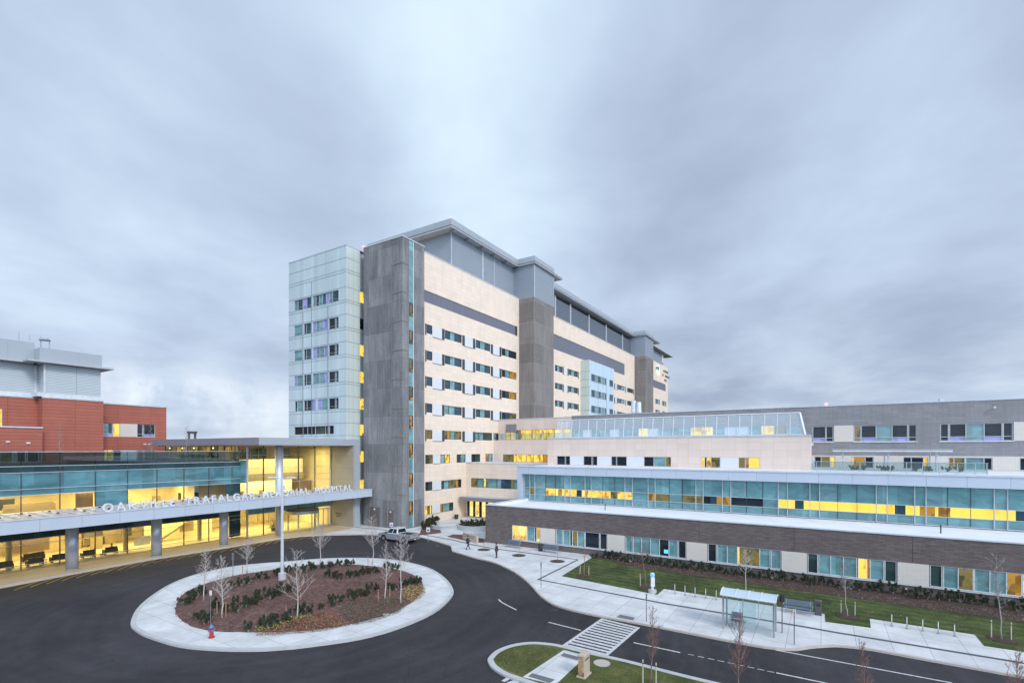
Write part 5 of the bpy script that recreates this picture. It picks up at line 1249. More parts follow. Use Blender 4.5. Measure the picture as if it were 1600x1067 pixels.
pts += [Z8(*p) for p in [(40, 480), (90, 455), (180, 455), (235, 440), (310, 425), (370, 420), (430, 402), (490, 395), (530, 390), (350, 505), (410, 510), (440, 525), (500, 505), (535, 500), (570, 495), (605, 485), (640, 470), (680, 465), (720, 460), (790, 425), (830, 430), (880, 430), (930, 550), (1000, 530), (1040, 535), (970, 545), (870, 585), (830, 590), (810, 580), (720, 605), (660, 615), (640, 640), (590, 650), (540, 675), (520, 650), (450, 700), (390, 715), (370, 690), (300, 745), (215, 775), (150, 785), (60, 620), (30, 820), (130, 760)]]
LANDM = [(330, 975, 'behind the fire hydrant'), (441, 905, 'around the lamp pole base'), (300, 915, 'at its end towards the entrance canopy'), (386, 894, 'by the sapling near the narrow grey sign'), (464, 968, 'around the sapling with drooping limbs'), (560, 882, 'along its back edge facing the pickup truck'), (614, 940, 'between the two saplings in line with the pickup'), (650, 905, 'at its curve towards the bus stop'), (510, 900, 'in the middle row past the lamp pole'), (555, 930, 'in the diagonal row behind the dry patch'), (400, 945, 'in the row between hydrant and lamp pole')]
for i, (px, py) in enumerate(pts):
    x, y = G(px, py, IZ + .25)
    if not all(inside(x + e_, y + g_, RI) for e_, g_ in ((.5, .3), (-.5, .3), (0, -.5))): q_ = Vector((x, y)).lerp(cen, .07); x, y = q_.x, q_.y
    z = mound(x, y) - .02
    k = rr.choice([0, 0, 2, 1, 3] if i % 3 else [0, 2])
    nm = min(((math.hypot(x - G(a, b, IZ)[0], y - G(a, b, IZ)[1]), w_) for a, b, w_ in LANDM))[1]
    kd_ = ('dark evergreen shrub', 'olive green shrub', 'tall dark upright shrub', 'brownish half bare shrub')[k]
    place_shrub(x, y, z, k, kd_ + ' on the island ' + nm, kd_ + 's ' + nm, rr.uniform(.68, 1.05))
BEDN = [(908, 'second window strip from the plaza'), (962, 'pale panel past the first bench bins'), (1005, 'teal panes of the window with the lit monitor'), (1050, 'dark pane holding the lit monitor'), (1088, 'pale panel past the lit monitor'), (1130, 'teal panes behind the bike posts'), (1190, 'window behind the bus shelter'), (1240, 'pale panel above the grey bench'), (1310, 'teal panes beside the bright yellow pane'), (1360, 'bright yellow window pane'), (1427, 'pale panel over the second bike posts'), (1500, 'window with the dim amber pane'), (1580, 'orange lit window pane')]
y = bed[0][1] - .6
while y > -19:
    xw_ = XO - .85 - rr.uniform(0, .35) - (0 if rr.random() < .6 else .5)
    j_ = min(range(len(BEDN)), key=lambda q: abs(y - onX(BEDN[q][0], XO))); kk = rr.choice([0, 0, 2, 0])
    place_shrub(xw_, y, GZ + .05, kk, ('upright' if kk == 2 else 'bushy') + ' evergreen in the bed below the ' + BEDN[j_][1], 'evergreens along the brick podium', rr.uniform(.7, 1.2)); y -= rr.uniform(.62, .95)
for px, py in ((664, 826), (667, 823.5), (670, 821), (673, 818.5), (677, 816.5), (680, 815), (668, 827), (672, 825), (676, 822)):
    x, y = G(px, py, GZ); place_shrub(x, y, GZ, rr.choice([0, 1]), 'dark shrub in the bed at the foot of the concrete stair block', 'shrubs at the stair block corner', 1.5)
# ground cover and mulch chips
def cover(name, label, cat, polypx, n_, mats, size, zf, hgt=.12, seed=1, zr=.3, aspect=.6):
    rr = random.Random(seed); P = GG(polypx, zr); xs_ = [p[0] for p in P]; ys_ = [p[1] for p in P]; mb = MB(); c = 0
    while c < n_:
        x, y = rr.uniform(min(xs_), max(xs_)), rr.uniform(min(ys_), max(ys_))
        if not inside(x, y, P): continue
        c += 1; z = zf(x, y) + rr.random() ** 1.5 * hgt; s = rr.uniform(*size); mb.m(rr.choice(mats))
        a = Vector((rr.gauss(0, 1), rr.gauss(0, 1), rr.gauss(0, .5))).normalized() * s; b = a.cross(Vector((rr.gauss(0, .4), rr.gauss(0, .4), 1))).normalized() * s * aspect; p = Vector((x, y, z))
        mb.quad(p - a, p - b, p + a, p + b)
    o = part(name, mb, None); tag(o, label, cat, kind='stuff'); return o
cover('mulch_debris', 'loose bark chips scattered over the island mound', 'mulch', ri, 9000, ['leaf_brown', 'leaf_brown', 'bark_red', 'leaf_dry'], (.02, .06), mound, .03, 3, IZ)
cover('ground_cover_leaves', 'low red and pink ground cover along the front of the island', 'ground cover', [Z8(*p) for p in [(-180, 905), (0, 860), (130, 810), (330, 760), (440, 800), (520, 840), (300, 885), (0, 912), (-200, 920)]], 4200, ['leaf_red', 'leaf_pink', 'leaf_red', 'leaf_brown', 'leaf_brown', 'leaf_dry', 'leaf_yellow'], (.02, .06), mound, .22, 4)
cover('ground_cover_leaves', 'yellow green ground cover patch by the island curve nearest the bus stop', 'ground cover', [Z8(*p) for p in [(900, 610), (960, 560), (1080, 555), (1090, 600), (1050, 640), (980, 670), (900, 650)]] , 1300, ['leaf_yellow', 'leaf_yellow', 'leaf_pink', 'leaf_dry'], (.03, .08), mound, .2, 5)
cover('ground_cover_leaves', 'yellow green ground cover patch beside the red one at the island front', 'ground cover', [Z8(*p) for p in [(-200, 870), (-20, 850), (150, 800), (230, 800), (60, 860), (-200, 900)]], 900, ['leaf_yellow', 'leaf_yellow', 'yew_b'], (.03, .08), mound, .25, 6)
cover('dry_grass', 'dry grey green ground cover on the front half of the island', 'ground cover', [Z8(*p) for p in [(430, 740), (560, 680), (720, 650), (900, 650), (960, 690), (880, 750), (700, 812), (540, 838)]], 5200, ['leaf_dry', 'leaf_dry', 'leaf_brown', 'yew_b'], (.03, .09), mound, .16, 7, aspect=.25)
cover('fallen_leaves', 'dry brown leaves and twigs in the bed under the podium', 'leaf litter', [(925, 871), (1000, 888), (1300, 930.3), (1600, 972), (1600, 960), (1300, 920), (1000, 880), (930, 868)], 2500, ['leaf_brown', 'leaf_dry'], (.03, .08), lambda x, y: GZ + .06, .04, 8, GZ)

cover('fallen_leaves', 'scattered fallen leaves over the lawn beside the podium bed', 'leaf litter', [(890, 898), (1020, 922), (1290, 957), (1600, 1012), (1600, 975), (1300, 933), (930, 874)], 1500, ['leaf_yellow', 'leaf_brown', 'leaf_dry'], (.02, .05), lambda x, y: GZ + .035, .01, 18, GZ)
cover('grass', 'rough uneven grass tufts on the median island', 'grass', [(782, 1019), (800, 1010), (830, 1007), (878, 1013), (815, 1056), (790, 1045), (776, 1030)], 6000, ['grass_a', 'grass_a', 'grass_b', 'grass_c'], (.02, .05), lambda x, y: GZ - .01, .03, 19, GZ, aspect=.25)
cover('grass', 'rough uneven grass tufts round the stone marker on the median', 'grass', [(918, 1024), (985, 1036), (1060, 1056), (1110, 1068), (1110, 1090), (860, 1090), (870, 1067)], 9000, ['grass_a', 'grass_a', 'grass_b', 'grass_c'], (.02, .05), lambda x, y: GZ - .01, .03, 20, GZ, aspect=.25)
# ================================================================== STREET FURNITURE
# lamp pole on the island
zb_ = mound(*G(441, 905, IZ + .2)); lx, ly, lh = th(441, 905, 746, zb_)
LP = thing('lamp_pole', 'tall grey lamp pole on a white concrete base in the round island', 'street lamp', (lx, ly, zb_))
part('concrete_base', MB().m('kerb_concrete').cyl(0, 0, -.2, .62, .34, k=20), LP, world=False, bevel=.03)
part('pole', MB().m('pole_metal').cyl(0, 0, .62, lh, .15, .10, 16), LP, world=False, smooth=False)
for s_a in (-1, 1):
    part('lamp_arm', MB().m('pole_metal').tube([(0, 0, lh - .1), (s_a * .6 * SS, -s_a * .6 * CC, lh)], .04, 6), LP, world=False)
    part('lamp_head', MB().m('white_metal').obox((s_a * .85 * SS, -s_a * .85 * CC), (SS, -CC), .42, .17, lh - .05, lh + .06), LP, world=False, bevel=.03)
part('camera_dome', MB().m('white_metal').cyl(.15, -.1, lh - .95, lh - .7, .12, k=12).ball((.15, -.1, lh - .98), .12, 10), LP, world=False)
# hydrant
simple('hydrant_red', (.42, .03, .03), .35, var=.1); simple('hydrant_blue', (.05, .20, .40), .35, var=.1)
hx, hy, hh = th(330.5, 995.5, 973.5, IZ)
HY_ = thing('fire_hydrant', 'red fire hydrant with blue bonnet on the island path', 'fire hydrant', (hx, hy, IZ))
part('barrel', MB().m('hydrant_red').tube([(0, 0, 0), (0, 0, .06), (0, 0, .061), (0, 0, .5), (0, 0, .52), (0, 0, .56), (0, 0, .57), (0, 0, .66)], [.19, .19, .125, .125, .17, .17, .13, .13], 16), HY_, world=False)
part('bonnet', MB().m('hydrant_blue').tube([(0, 0, .66), (0, 0, .70), (0, 0, .78), (0, 0, .83), (0, 0, .84), (0, 0, .90)], [.16, .155, .11, .05, .035, .035], 16), HY_, world=False)
for dx_, dy_, r_ in ((1, 0, .06), (-1, 0, .06), (0, -1, .085)): part('nozzle', MB().m('hydrant_blue').tube([(dx_ * .1, dy_ * .1, .47), (dx_ * .21, dy_ * .21, .47)], r_, 10), HY_, world=False)
mx_, my_, mh = th(329.2, 977, 922, IZ + .15)
def signpost(label, px, py, top, z, plate=None, pmat='white_metal', post='steel', r=.03, face=None, name='sign_post', cat='sign', mark=None, group=None):
    x, y, h = th(px, py, top, z); t = thing(name, label, cat, (x, y, z), group)
    part('post', MB().m(post).cyl(0, 0, -.05, h, r, k=8), t, world=False)
    if plate:
        w_, hh_ = plate; ax = face or (SS, -CC)
        ny, nx = -ax[0], ax[1]      # normal (nx,ny)
        p = part('plate', MB().m(pmat).obox((nx * -.0, 0), ax, w_ / 2, .012, h - hh_, h), t, world=False)
        if mark: 
            v = Vector((x, y)).normalized() * -.02
            part('mark', MB().m(mark).obox((v.x, v.y), ax, w_ * .28, .004, h - hh_ * .78, h - hh_ * .48), p, world=False); 
    return t
signpost('slim hydrant marker post with white plate', 329.2, 977, 922, IZ + .15, (.15, .34), r=.015, post='steel', name='marker_post', cat='marker post')
signpost('narrow grey sign on the far island kerb seen edge on', 364, 899, 863, IZ, (.28, .75), 'dark_grey', 'steel', name='kerb_sign')
signpost('white parking sign by the wall behind the pickup cab', 611.5, 832, 816, GZ, (.5, .62), mark='dark_grey')
signpost('white parking sign on the pavement behind the pickup tailgate', 669, 846, 823.5, GZ, (.5, .62), mark='dark_grey')
signpost('thin post with small plates at the plaza corner', 845.4, 917.5, 878, GZ, (.10, .45), 'dark_grey', 'dark_grey', r=.025)
signpost('thin post with small plate beside the crosswalk', 1010, 971, 927, GZ, (.10, .4), 'steel', 'dark_grey', r=.025)
simple('sign_red', (.45, .05, .04), .5)
signpost('no stopping post beside the bus lay-by', 1241, 1006, 951, GZ, (.16, .4), 'white_metal', 'dark_grey', r=.025, mark='sign_red')
t = signpost('bus stop post topped by a dark box beside the shelter', 1222, 988, 936, GZ, None, r=.03, post='dark_grey', name='bus_stop_post', cat='post')
x, y, h = th(1222, 988, 928, GZ); part('head', MB().m('black').obox((0, 0), (SS, -CC), .12, .09, h - .5, h), t, world=False, bevel=.02)
# emergency phone
simple('beacon_blue', (.1, .3, .6), .3, emit=(.25, .6, 1.0), es=.45)
x, y, h = th(1019.4, 926, 894.5, GZ); t = thing('emergency_phone', 'white emergency phone pillar with lit blue lamp on the lawn edge', 'emergency phone', (x, y, GZ))
part('base', MB().m('kerb_concrete').cyl(0, 0, 0, .28, .34, k=20), t, world=False)
part('pillar', MB().m('white_metal').cyl(0, 0, .28, h - .28, .12, k=16).obox((-.1, -.05), (SS, -CC), .16, .1, h - 1.15, h - .35), t, world=False)
part('blue_lamp', MB().m('beacon_blue').cyl(0, 0, h - .28, h - .06, .19, .19, 18).m('white_metal').cyl(0, 0, h - .06, h, .17, .1, 18), t, world=False)
# bike posts
def bikepost(px, py, hp, label, grp, z=GZ):
    x, y, h = th(px, py, py - hp, z); t = thing('bike_post', label, 'bike rack', (x, y, z), grp)
    part('post', MB().m('steel').tube([(0, 0, 0), (0, 0, h)], [.035, .03], 8).cyl(0, 0, 0, .02, .1, k=12), t, world=False)
    ring = [(math.cos(a) * .22 * x / math.hypot(x, y), math.cos(a) * .22 * y / math.hypot(x, y), h - .32 + .27 * math.sin(a)) for a in [k * math.pi / 9 for k in range(19)]]
    part('ring', MB().m('white_metal').tube(ring, .022, 6), t, world=False)
for px, py in ((1054.4, 927.5), (1070.3, 929.8), (1086, 932.2), (1102.6, 934.4), (1119, 936.8)): bikepost(px, py, 15.5, 'grey bike post in the row between emergency phone and bus shelter', 'bike posts by the bus shelter')
for px, py in ((1393.3, 978), (1417, 982), (1441.8, 985.6), (1466, 989.4), (1491.5, 993.6)): bikepost(px, py, 19, 'grey bike post in the row on the pavement bay past the bench', 'bike posts on the second pavement bay')
# benches, bins
def bench(px, py, L, label, ry=90, z=GZ):
    x, y = G(px, py, z); t = thing('bench', label, 'bench', (x, y, z), None, math.radians(ry))
    s = MB().m('slat_grey') if 'slat_grey' in MATS else (simple('slat_grey', (.16, .20, .27), .5, metal=.2), MB().m('slat_grey'))[1]
    for i in range(5): s.box(-L / 2, L / 2, -.22 + i * .1, -.14 + i * .1, .42, .45)
    part('seat', s, t, world=False)
    b = MB().m('slat_grey')
    for i in range(5): b.box(-L / 2, L / 2, -.30 - i * .015, -.27 - i * .015, .50 + i * .085, .57 + i * .085)
    part('backrest', b, t, world=False)
    for sx in (-1, 1):
        part('leg', MB().m('steel').box(sx * L * .42 - .03, sx * L * .42 + .03, .2, .26, 0, .42), t, world=False)
        part('leg', MB().m('steel').box(sx * L * .42 - .03, sx * L * .42 + .03, -.30, -.22, 0, .42).box(sx * L * .42 - .03, sx * L * .42 + .03, -.34, -.28, .3, .92), t, world=False)
        part('armrest', MB().m('steel').box(sx * L * .5 - .03, sx * L * .5 + .03, -.25, .26, .60, .64), t, world=False)
    return t
bench(802, 855.5, 2.0, 'blue grey slatted bench against the podium near the first lit window'); bench(859.5, 863, 2.0, 'blue grey slatted bench against the podium beside the plaza bin')
bench(1247, 958, 1.9, 'grey slatted bench between bus shelter and tall litter bin')
def bin_(px, py, top, label, sq=True):
    x, y, h = th(px, py, top, GZ); t = thing('litter_bin', label, 'litter bin', (x, y, GZ))
    if sq:
        part('body', MB().m('dark_grey').box(-.22, .22, -.22, .22, .03, h - .16), t, world=False, bevel=.03); part('lid', MB().m('dark_grey').box(-.24, .24, -.24, .24, h - .15, h), t, world=False, bevel=.05)
        part('opening', MB().m('black').box(-.235, -.22, -.12, .12, h - .42, h - .24), t, world=False)
    else:
        part('body', MB().m('dark_plastic').cyl(0, 0, 0, h - .12, .26, .30, 18), t, world=False); part('lid', MB().m('dark_plastic').cyl(0, 0, h - .12, h, .32, .22, 18), t, world=False)
bin_(844.5, 860.5, 848.5, 'dark round litter bin between the two plaza benches', False); bin_(1278.5, 960, 937, 'tall dark square litter bin at the end of the grey bench')
x, y = G(713, 810.5, GZ); t = thing('plant_pot', 'dark planter pot by the cream wall near the side entrance', 'planter', (x, y, GZ))
part('pot', MB().m('dark_plastic').cyl(0, 0, 0, .75, .3, .42, 16), t, world=False); part('soil', MB().m('mulch_dark').cyl(0, 0, .70, .76, .37, k=16), t, world=False)
# bus shelter
P0, P1 = G(1130, 981, GZ), G(1209, 995.5, GZ); Q1 = G(1211.8, 986.5, GZ)
ax = (Vector(P1) - Vector(P0)); L = ax.length; ax.normalize(); nv = Vector((-ax.y, ax.x)); 
if nv.dot(Vector(Q1) - Vector(P1)) < 0: nv = -nv
D = 1.35; H1, H2 = 2.35, 2.62
SH = thing('bus_shelter', 'glass bus shelter with pale barrel roof beside the lay-by', 'bus shelter', (P0[0], P0[1], GZ))
def sp_(u, v, z): q = Vector(P0) + ax * u + nv * v; return (q.x, q.y, GZ + z)
for u in (0, L):
    for v in (0, D): part('post', MB().m('steel').tube([sp_(u, v, 0), sp_(u, v, H1)], .055, 8), SH)
for u in (L * .34, L * .66): part('post', MB().m('white_metal').tube([sp_(u, D, 0), sp_(u, D, H1)], .03, 8), SH)
gg = MB().m('shelter_glass'); 
for u0, u1 in ((.05, L * .34), (L * .34, L * .66), (L * .66, L - .05)): gg.quad(sp_(u0, D, .2), sp_(u1, D, .2), sp_(u1, D, H1 - .35), sp_(u0, D, H1 - .35))
part('back_glass', gg, SH)
for u in (0, L): part('side_glass', MB().m('shelter_glass').quad(sp_(u, .05, .2), sp_(u, D - .05, .2), sp_(u, D - .05, H1 - .3), sp_(u, .05, H1 - .3)), SH)
part('front_glass', MB().m('shelter_glass').quad(sp_(L * .34, 0, .2), sp_(L * .66, 0, .2), sp_(L * .66, 0, H1 - .35), sp_(L * .34, 0, H1 - .35)), SH)
simple('shelter_roof', (.44, .54, .60), .3, var=.03)
rfm = MB().m('shelter_roof'); k = 8; pr = []
for i in range(k + 1):
    f = i / k; v = -.25 + f * (D + .45); pr.append((v, H1 + .04 + .24 * math.sin(math.pi * f)))
vs = [sp_(-.15, v, z) for v, z in pr] + [sp_(L + .15, v, z) for v, z in pr] + [sp_(-.15, v, z - .04) for v, z in pr] + [sp_(L + .15, v, z - .04) for v, z in pr]
n1 = k + 1; fs = []
for i in range(k): fs += [(i, i + 1, n1 + i + 1, n1 + i), (2 * n1 + i, 3 * n1 + i, 3 * n1 + i + 1, 2 * n1 + i + 1), (i, 2 * n1 + i, 2 * n1 + i + 1, i + 1), (n1 + i, n1 + i + 1, 3 * n1 + i + 1, 3 * n1 + i)]
fs += [(0, n1, 3 * n1, 2 * n1), (k, 2 * n1 + k, 3 * n1 + k, n1 + k)]
rfm.add(vs, fs); part('roof', rfm, SH)
rb2 = MB().m('white_metal')
for u in (-.15, L * .25, L * .5, L * .75, L + .15): rb2.tube([sp_(u, v, z + .01) for v, z in pr], .03, 5)
rb2.tube([sp_(-.15, pr[0][0], pr[0][1] - .03), sp_(L + .15, pr[0][0], pr[0][1] - .03)], .07, 6).tube([sp_(-.15, pr[-1][0], pr[-1][1] - .03), sp_(L + .15, pr[-1][0], pr[-1][1] - .03)], .06, 6)
part('roof_rib', rb2, SH)
q = sp_(.7, D * .62, 0); t = bench(1140, 985, .7, 'short seat inside the bus shelter', 90); t.location = q; t.rotation_euler = (0, 0, math.atan2(-ax.y, -ax.x))
# stone marker on the median
simple('stone_smooth', (.46, .38, .30), .8, var=.08, vs=4, bump=.3); 
m_, n, out = newmat('stone_rough'); oc = n('ShaderNodeTexCoord').outputs['Object']
vo = n('ShaderNodeTexVoronoi', {'Vector': oc, 'Scale': 3.2}); 
c = n.ramp(n('ShaderNodeSeparateXYZ', {0: vo.outputs['Color']}).outputs[0], [(.1, (.20, .12, .06)), (.5, (.42, .29, .15)), (.9, (.55, .45, .32))])
b = n('ShaderNodeBump', {'Strength': 1.0, 'Distance': .06, 'Height': n.noise(oc, 7, 5, .7)}); p = n('ShaderNodeBsdfPrincipled', {'Base Color': c, 'Roughness': .9, 'Normal': b.outputs[0]}); n.t.links.new(p.outputs[0], out.inputs[0])
x, y, h = th(911, 1056, 1020.5, GZ - .02); t = thing('stone_marker', 'short sandstone marker with rough side and dark inscription by the median path', 'stone sign', (x, y, GZ - .02))
part('plinth', MB().m('stone_smooth').box(-.34, .58, -.26, .26, 0, .10), t, world=False, bevel=.02)
part('pillar', MB().m('stone_smooth').box(-.24, .50, -.19, .19, .10, h - .12), t, world=False, bevel=.02)
part('rough_face', MB().m('stone_rough').box(-.30, -.235, -.17, .17, .10, h - .14), t, world=False, bevel=.02)
part('cap', MB().m('stone_smooth').prism([(-.3, -.21), (.54, -.21), (.54, .21), (-.3, .21)], h - .12, h), t, world=False, bevel=.03)
ins = MB().m('black')
for i in range(9): ins.box(-.16 + i * .065, -.115 + i * .065, -.196, -.189, h - .32, h - .24)
part('inscription', ins, t, world=False)
x, y = G(940.5, 1035.5, GZ); setting('utility_cover_ground', MB().m('kerb_tan').cyl(x, y, GZ - .01, GZ + .025, .48, k=24))
x, y = G(603, 957.5, IZ + .15); setting('drain_cover_ground', MB().m('kerb_concrete').cyl(x, y, IZ, mound(x, y) + .03, .22, k=14))
# courtyard planters
def ring_wall(label, cx_, cy_, r0, r1, a0, a1, h, inner_mat=None, mat='planter_wall'):
    t = thing('planter', label, 'planter', (cx_, cy_, GZ)); mb = MB().m(mat); k = 28
    A = [(math.cos(a0 + (a1 - a0) * i / k) * r1, math.sin(a0 + (a1 - a0) * i / k) * r1) for i in range(k + 1)]; B = [(math.cos(a0 + (a1 - a0) * i / k) * r0, math.sin(a0 + (a1 - a0) * i / k) * r0) for i in range(k + 1)]
    mb.m('planter_wall'); ribbon(mb, A, B, 0, h); part('wall', mb, t, world=False)
    cb_ = MB().m('kerb_concrete'); A2 = [(p[0] * (r1 + .05) / r1, p[1] * (r1 + .05) / r1) for p in A]; B2 = [(p[0] * (r0 - .03) / r0, p[1] * (r0 - .03) / r0) for p in B]; ribbon(cb_, A2, B2, h, h + .08); part('coping', cb_, t, world=False)
    if inner_mat: part('soil', MB().m(inner_mat).cyl(0, 0, .05, h - .06, r0, k=24), t, world=False)
    return t
x, y = G(742, 825, GZ); ring_wall('round stone planter of dark shrubs before the side entrance', x, y, 2.6, 2.9, 0, 2 * math.pi, .6, 'mulch_dark')
for i in range(16):
    a = i * .785 + (.3 if i > 7 else 0); r = 2.0 if i < 8 else 1.1
    place_shrub(x + r * math.cos(a), y + r * math.sin(a), GZ + .45, 0 if i % 3 else 2, 'dark low shrub inside the round courtyard planter', 'shrubs in the courtyard planter', .9)
for i, dxy in enumerate(((-1.2, .6), (.1, 1.2), (1.2, -.4), (.6, .4))): bare_tree('slim bare stem rising from the round courtyard planter', x + dxy[0], y + dxy[1], GZ + .5, 2.6, 700 + i, .6, .12, .03, 'bark_grey', 'stems in the courtyard planter', dens=5)
x, y = G(700, 823, GZ); ring_wall('curved white seat wall near the stair block shrubs', x, y, 2.7, 3.2, math.radians(70), math.radians(255), .5)
bp = GG([(655, 836), (658, 828), (664, 815), (685, 812), (684, 822), (690, 832), (676, 834)], GZ); setting('shrub_bed_ground', MB().m('mulch').prism(bp, GZ - .01, GZ + .06, bottom=False))
bp = GG([(699, 838), (708, 835), (724, 835.5), (760, 843), (757, 848), (735, 846)], GZ); setting('mulch_bed_ground', MB().m('mulch').prism(bp, GZ - .01, GZ + .05, bottom=False))
a, b = Vector(G(724.5, 842, GZ)), Vector(G(746, 848.5, GZ)); t = thing('garden_wall_sign', 'low cream wall with two lines of dark lettering in the plaza bed', 'sign wall', (a.x, a.y, GZ)); dv = b - a
part('wall', MB().m('stone_smooth').obox(dv / 2, tuple(dv.normalized()), dv.length / 2, .15, 0, .95), t, world=False, bevel=.02)
lt = MB().m('black'); u_ = dv.normalized(); nn = Vector((u_.y, -u_.x)); nn = nn if nn.dot(Vector((-CC, -SS))) > 0 else -nn
for j, (z0, n_) in enumerate(((.70, 9), (.45, 8))):
    for i in range(n_):
        if i == 4: continue
        c_ = dv * ((i + .9) / 11) + nn * .155; lt.obox((c_.x, c_.y), tuple(u_), .06, .006, z0, z0 + .13)
part('lettering', lt, t, world=False)
# terrace pergola, balustrade and planting above the silver storey
PG = thing('pergola', 'flat grey metal pergola on slim posts over the roof terrace', 'pergola', (75, 0, 9.86))
y0_, y1_ = onX(1301, 74.5), onX(1486, 74.5)
part('roof', MB().m('white_metal').box(73.6, 76.6, y1_, y0_, 12.15, 12.3).box(73.6, 76.6, y1_, y0_, 12.38, 12.42), PG)
for p_ in (1317, 1388, 1463): part('post', MB().m('white_metal').cyl(74.5, onX(p_, 74.5), 9.86, 12.15, .10, k=10).box(74.1, 74.9, onX(p_, 74.5) - .06, onX(p_, 74.5) + .06, 11.7, 11.85), PG)
for p_ in (1382, 1453): part('post', MB().m('white_metal').cyl(76.4, onX(p_, 76.4), 9.86, 12.15, .08, k=10), PG)
TB = thing('terrace_balustrade', 'clear glass balustrade with steel posts along the roof terrace edge', 'balustrade', (69, -8, 9.86))
y0_, y1_ = onX(1268, 68.5), onX(1544, 68.5)
part('glass', MB().m('rail_glass').box(68.5, 68.52, y1_, y0_, 9.95, 11.0), TB)
for p_ in (1276, 1297.6, 1320, 1343.6, 1367.4, 1391, 1416.5, 1441.8, 1467.8, 1496, 1523.6, 1542): part('post', MB().m('steel').box(68.46, 68.56, onX(p_, 68.5) - .035, onX(p_, 68.5) + .035, 9.86, 11.05), TB)
part('handrail', MB().m('steel').box(68.47, 68.55, y1_, y0_, 11.0, 11.05), TB)
for px in (1332, 1342, 1350, 1378, 1384, 1392, 1432, 1446, 1452, 1480, 1500):
    place_shrub(74, onX(px, 74), 9.84, rr.choice([1, 0]), 'low shrub in the planting on the roof terrace', 'shrubs on the roof terrace', .8)
# yellow lights/blobs: table lamps in the upper wing windows are part of the lit rooms
# ================================================================== PICKUP TRUCK
simple('truck_paint', (.36, .39, .42), .25, metal=.35, var=.04, coat=.6); simple('truck_white', (.62, .65, .68), .25, coat=.5, var=.03)
simple('tyre', (.02, .02, .02), .8); simple('rim', (.45, .46, .48), .3, metal=.7); simple('tail_red', (.35, .02, .02), .25); simple('head_clear', (.7, .72, .75), .1); simple('chrome', (.6, .6, .62), .15, metal=.9)
f0, f1 = G(597.6, 844), G(630, 849)
TR = thing('pickup_truck', 'silver crew cab pickup truck parked with its front towards the entrance', 'pickup truck', (48.95, 48.7, 0), rz=math.radians(91))
def arch(cx_, r, n_=9): return [(cx_ + r * math.cos(a), .36 + r * math.sin(a)) for a in [math.pi * i / n_ for i in range(n_ + 1)]]
def side_prism(mb, P, y0, y1):
    k = len(P); vs = [(x, y0, z) for x, z in P] + [(x, y1, z) for x, z in P]
    mb.add(vs, [(i, (i + 1) % k, k + (i + 1) % k, k + i) for i in range(k)] + [tuple(range(k - 1, -1, -1)), tuple(range(k, 2 * k))])
AR = 1.80; RR = -1.80
front = [(-.78, .45), (-.78, 1.14), (1.42, 1.14), (2.2, 1.09), (2.72, 1.0), (2.86, .86), (2.88, .5), (2.5, .42)] + [(AR + .50 * math.cos(a), .36 + .50 * math.sin(a)) for a in [math.pi * (i) / 9 for i in range(10)]] + [(1.2, .38), (-.7, .38)]
b_ = MB().m('truck_paint'); side_prism(b_, front, -.97, .97); part('body', b_, TR, world=False, bevel=.035)
rear = [(-.80, .45), (-.80, 1.20), (-2.84, 1.22), (-2.88, .62), (-2.5, .5)] + [(RR - .50 * math.cos(a), .36 + .50 * math.sin(a)) for a in [math.pi * i / 9 for i in range(10)]] + [(-1.2, .45)]
for s in (-1, 1):
    p_ = MB().m('truck_paint'); side_prism(p_, rear, min(s * .86, s * .98), max(s * .86, s * .98)); part('bed_side', p_, TR, world=False, bevel=.02)
part('bed_floor', MB().m('black').box(-2.8, -.8, -.86, .86, .6, .72).box(-.92, -.8, -.86, .86, .72, 1.2), TR, world=False)
tg = part('tailgate', MB().m('truck_paint').box(-2.88, -2.80, -.86, .86, .66, 1.20), TR, world=False, bevel=.02)
part('handle', MB().m('black').box(-2.90, -2.879, -.12, .12, .98, 1.06), tg, world=False)
part('rear_bumper', MB().m('chrome').box(-3.02, -2.86, -.96, .96, .46, .62), TR, world=False, bevel=.03); part('front_bumper', MB().m('chrome').box(2.84, 3.0, -.96, .96, .40, .62), TR, world=False, bevel=.04)
part('cargo_cover', MB().m('chair_black').box(-2.0, -.95, -.8, .8, .73, 1.12), TR, world=False, bevel=.08)
base = [(-.78, -.95), (1.46, -.95), (1.46, .95), (-.78, .95)]; top = [(-.60, -.74), (.72, -.74), (.72, .74), (-.60, .74)]; zb0, zt0 = 1.13, 1.84
cb_ = MB().m('truck_white').add([(x, y, zb0) for x, y in base] + [(x, y, zt0) for x, y in top], [(0, 1, 5, 4), (1, 2, 6, 5), (2, 3, 7, 6), (3, 0, 4, 7), (4, 5, 6, 7)])
part('cab', cb_, TR, world=False, bevel=.03)
def face_win(name, A, B, C_, D_, u0, u1, v0, v1):
    A, B, C_, D_ = map(Vector, (A, B, C_, D_)); nrm = (B - A).cross(D_ - A).normalized() * .012
    P = lambda u, v: (A.lerp(B, u)).lerp(D_.lerp(C_, u), v) + nrm
    part(name, MB().m('g_dark').quad(P(u0, v0), P(u1, v0), P(u1, v1), P(u0, v1)), TR, world=False)
V = [(x, y, zb0) for x, y in base] + [(x, y, zt0) for x, y in top]
for a, b, c, d in ((0, 1, 5, 4),):
    face_win('side_window', V[a], V[b], V[c], V[d], .08, .42, .10, .88); face_win('side_window', V[a], V[b], V[c], V[d], .47, .90, .10, .88)
face_win('side_window', V[2], V[3], V[7], V[6], .10, .53, .10, .88); face_win('side_window', V[2], V[3], V[7], V[6], .58, .92, .10, .88)
face_win('windscreen', V[1], V[2], V[6], V[5], .06, .94, .06, .92); face_win('rear_window', V[3], V[0], V[4], V[7], .08, .92, .18, .86)
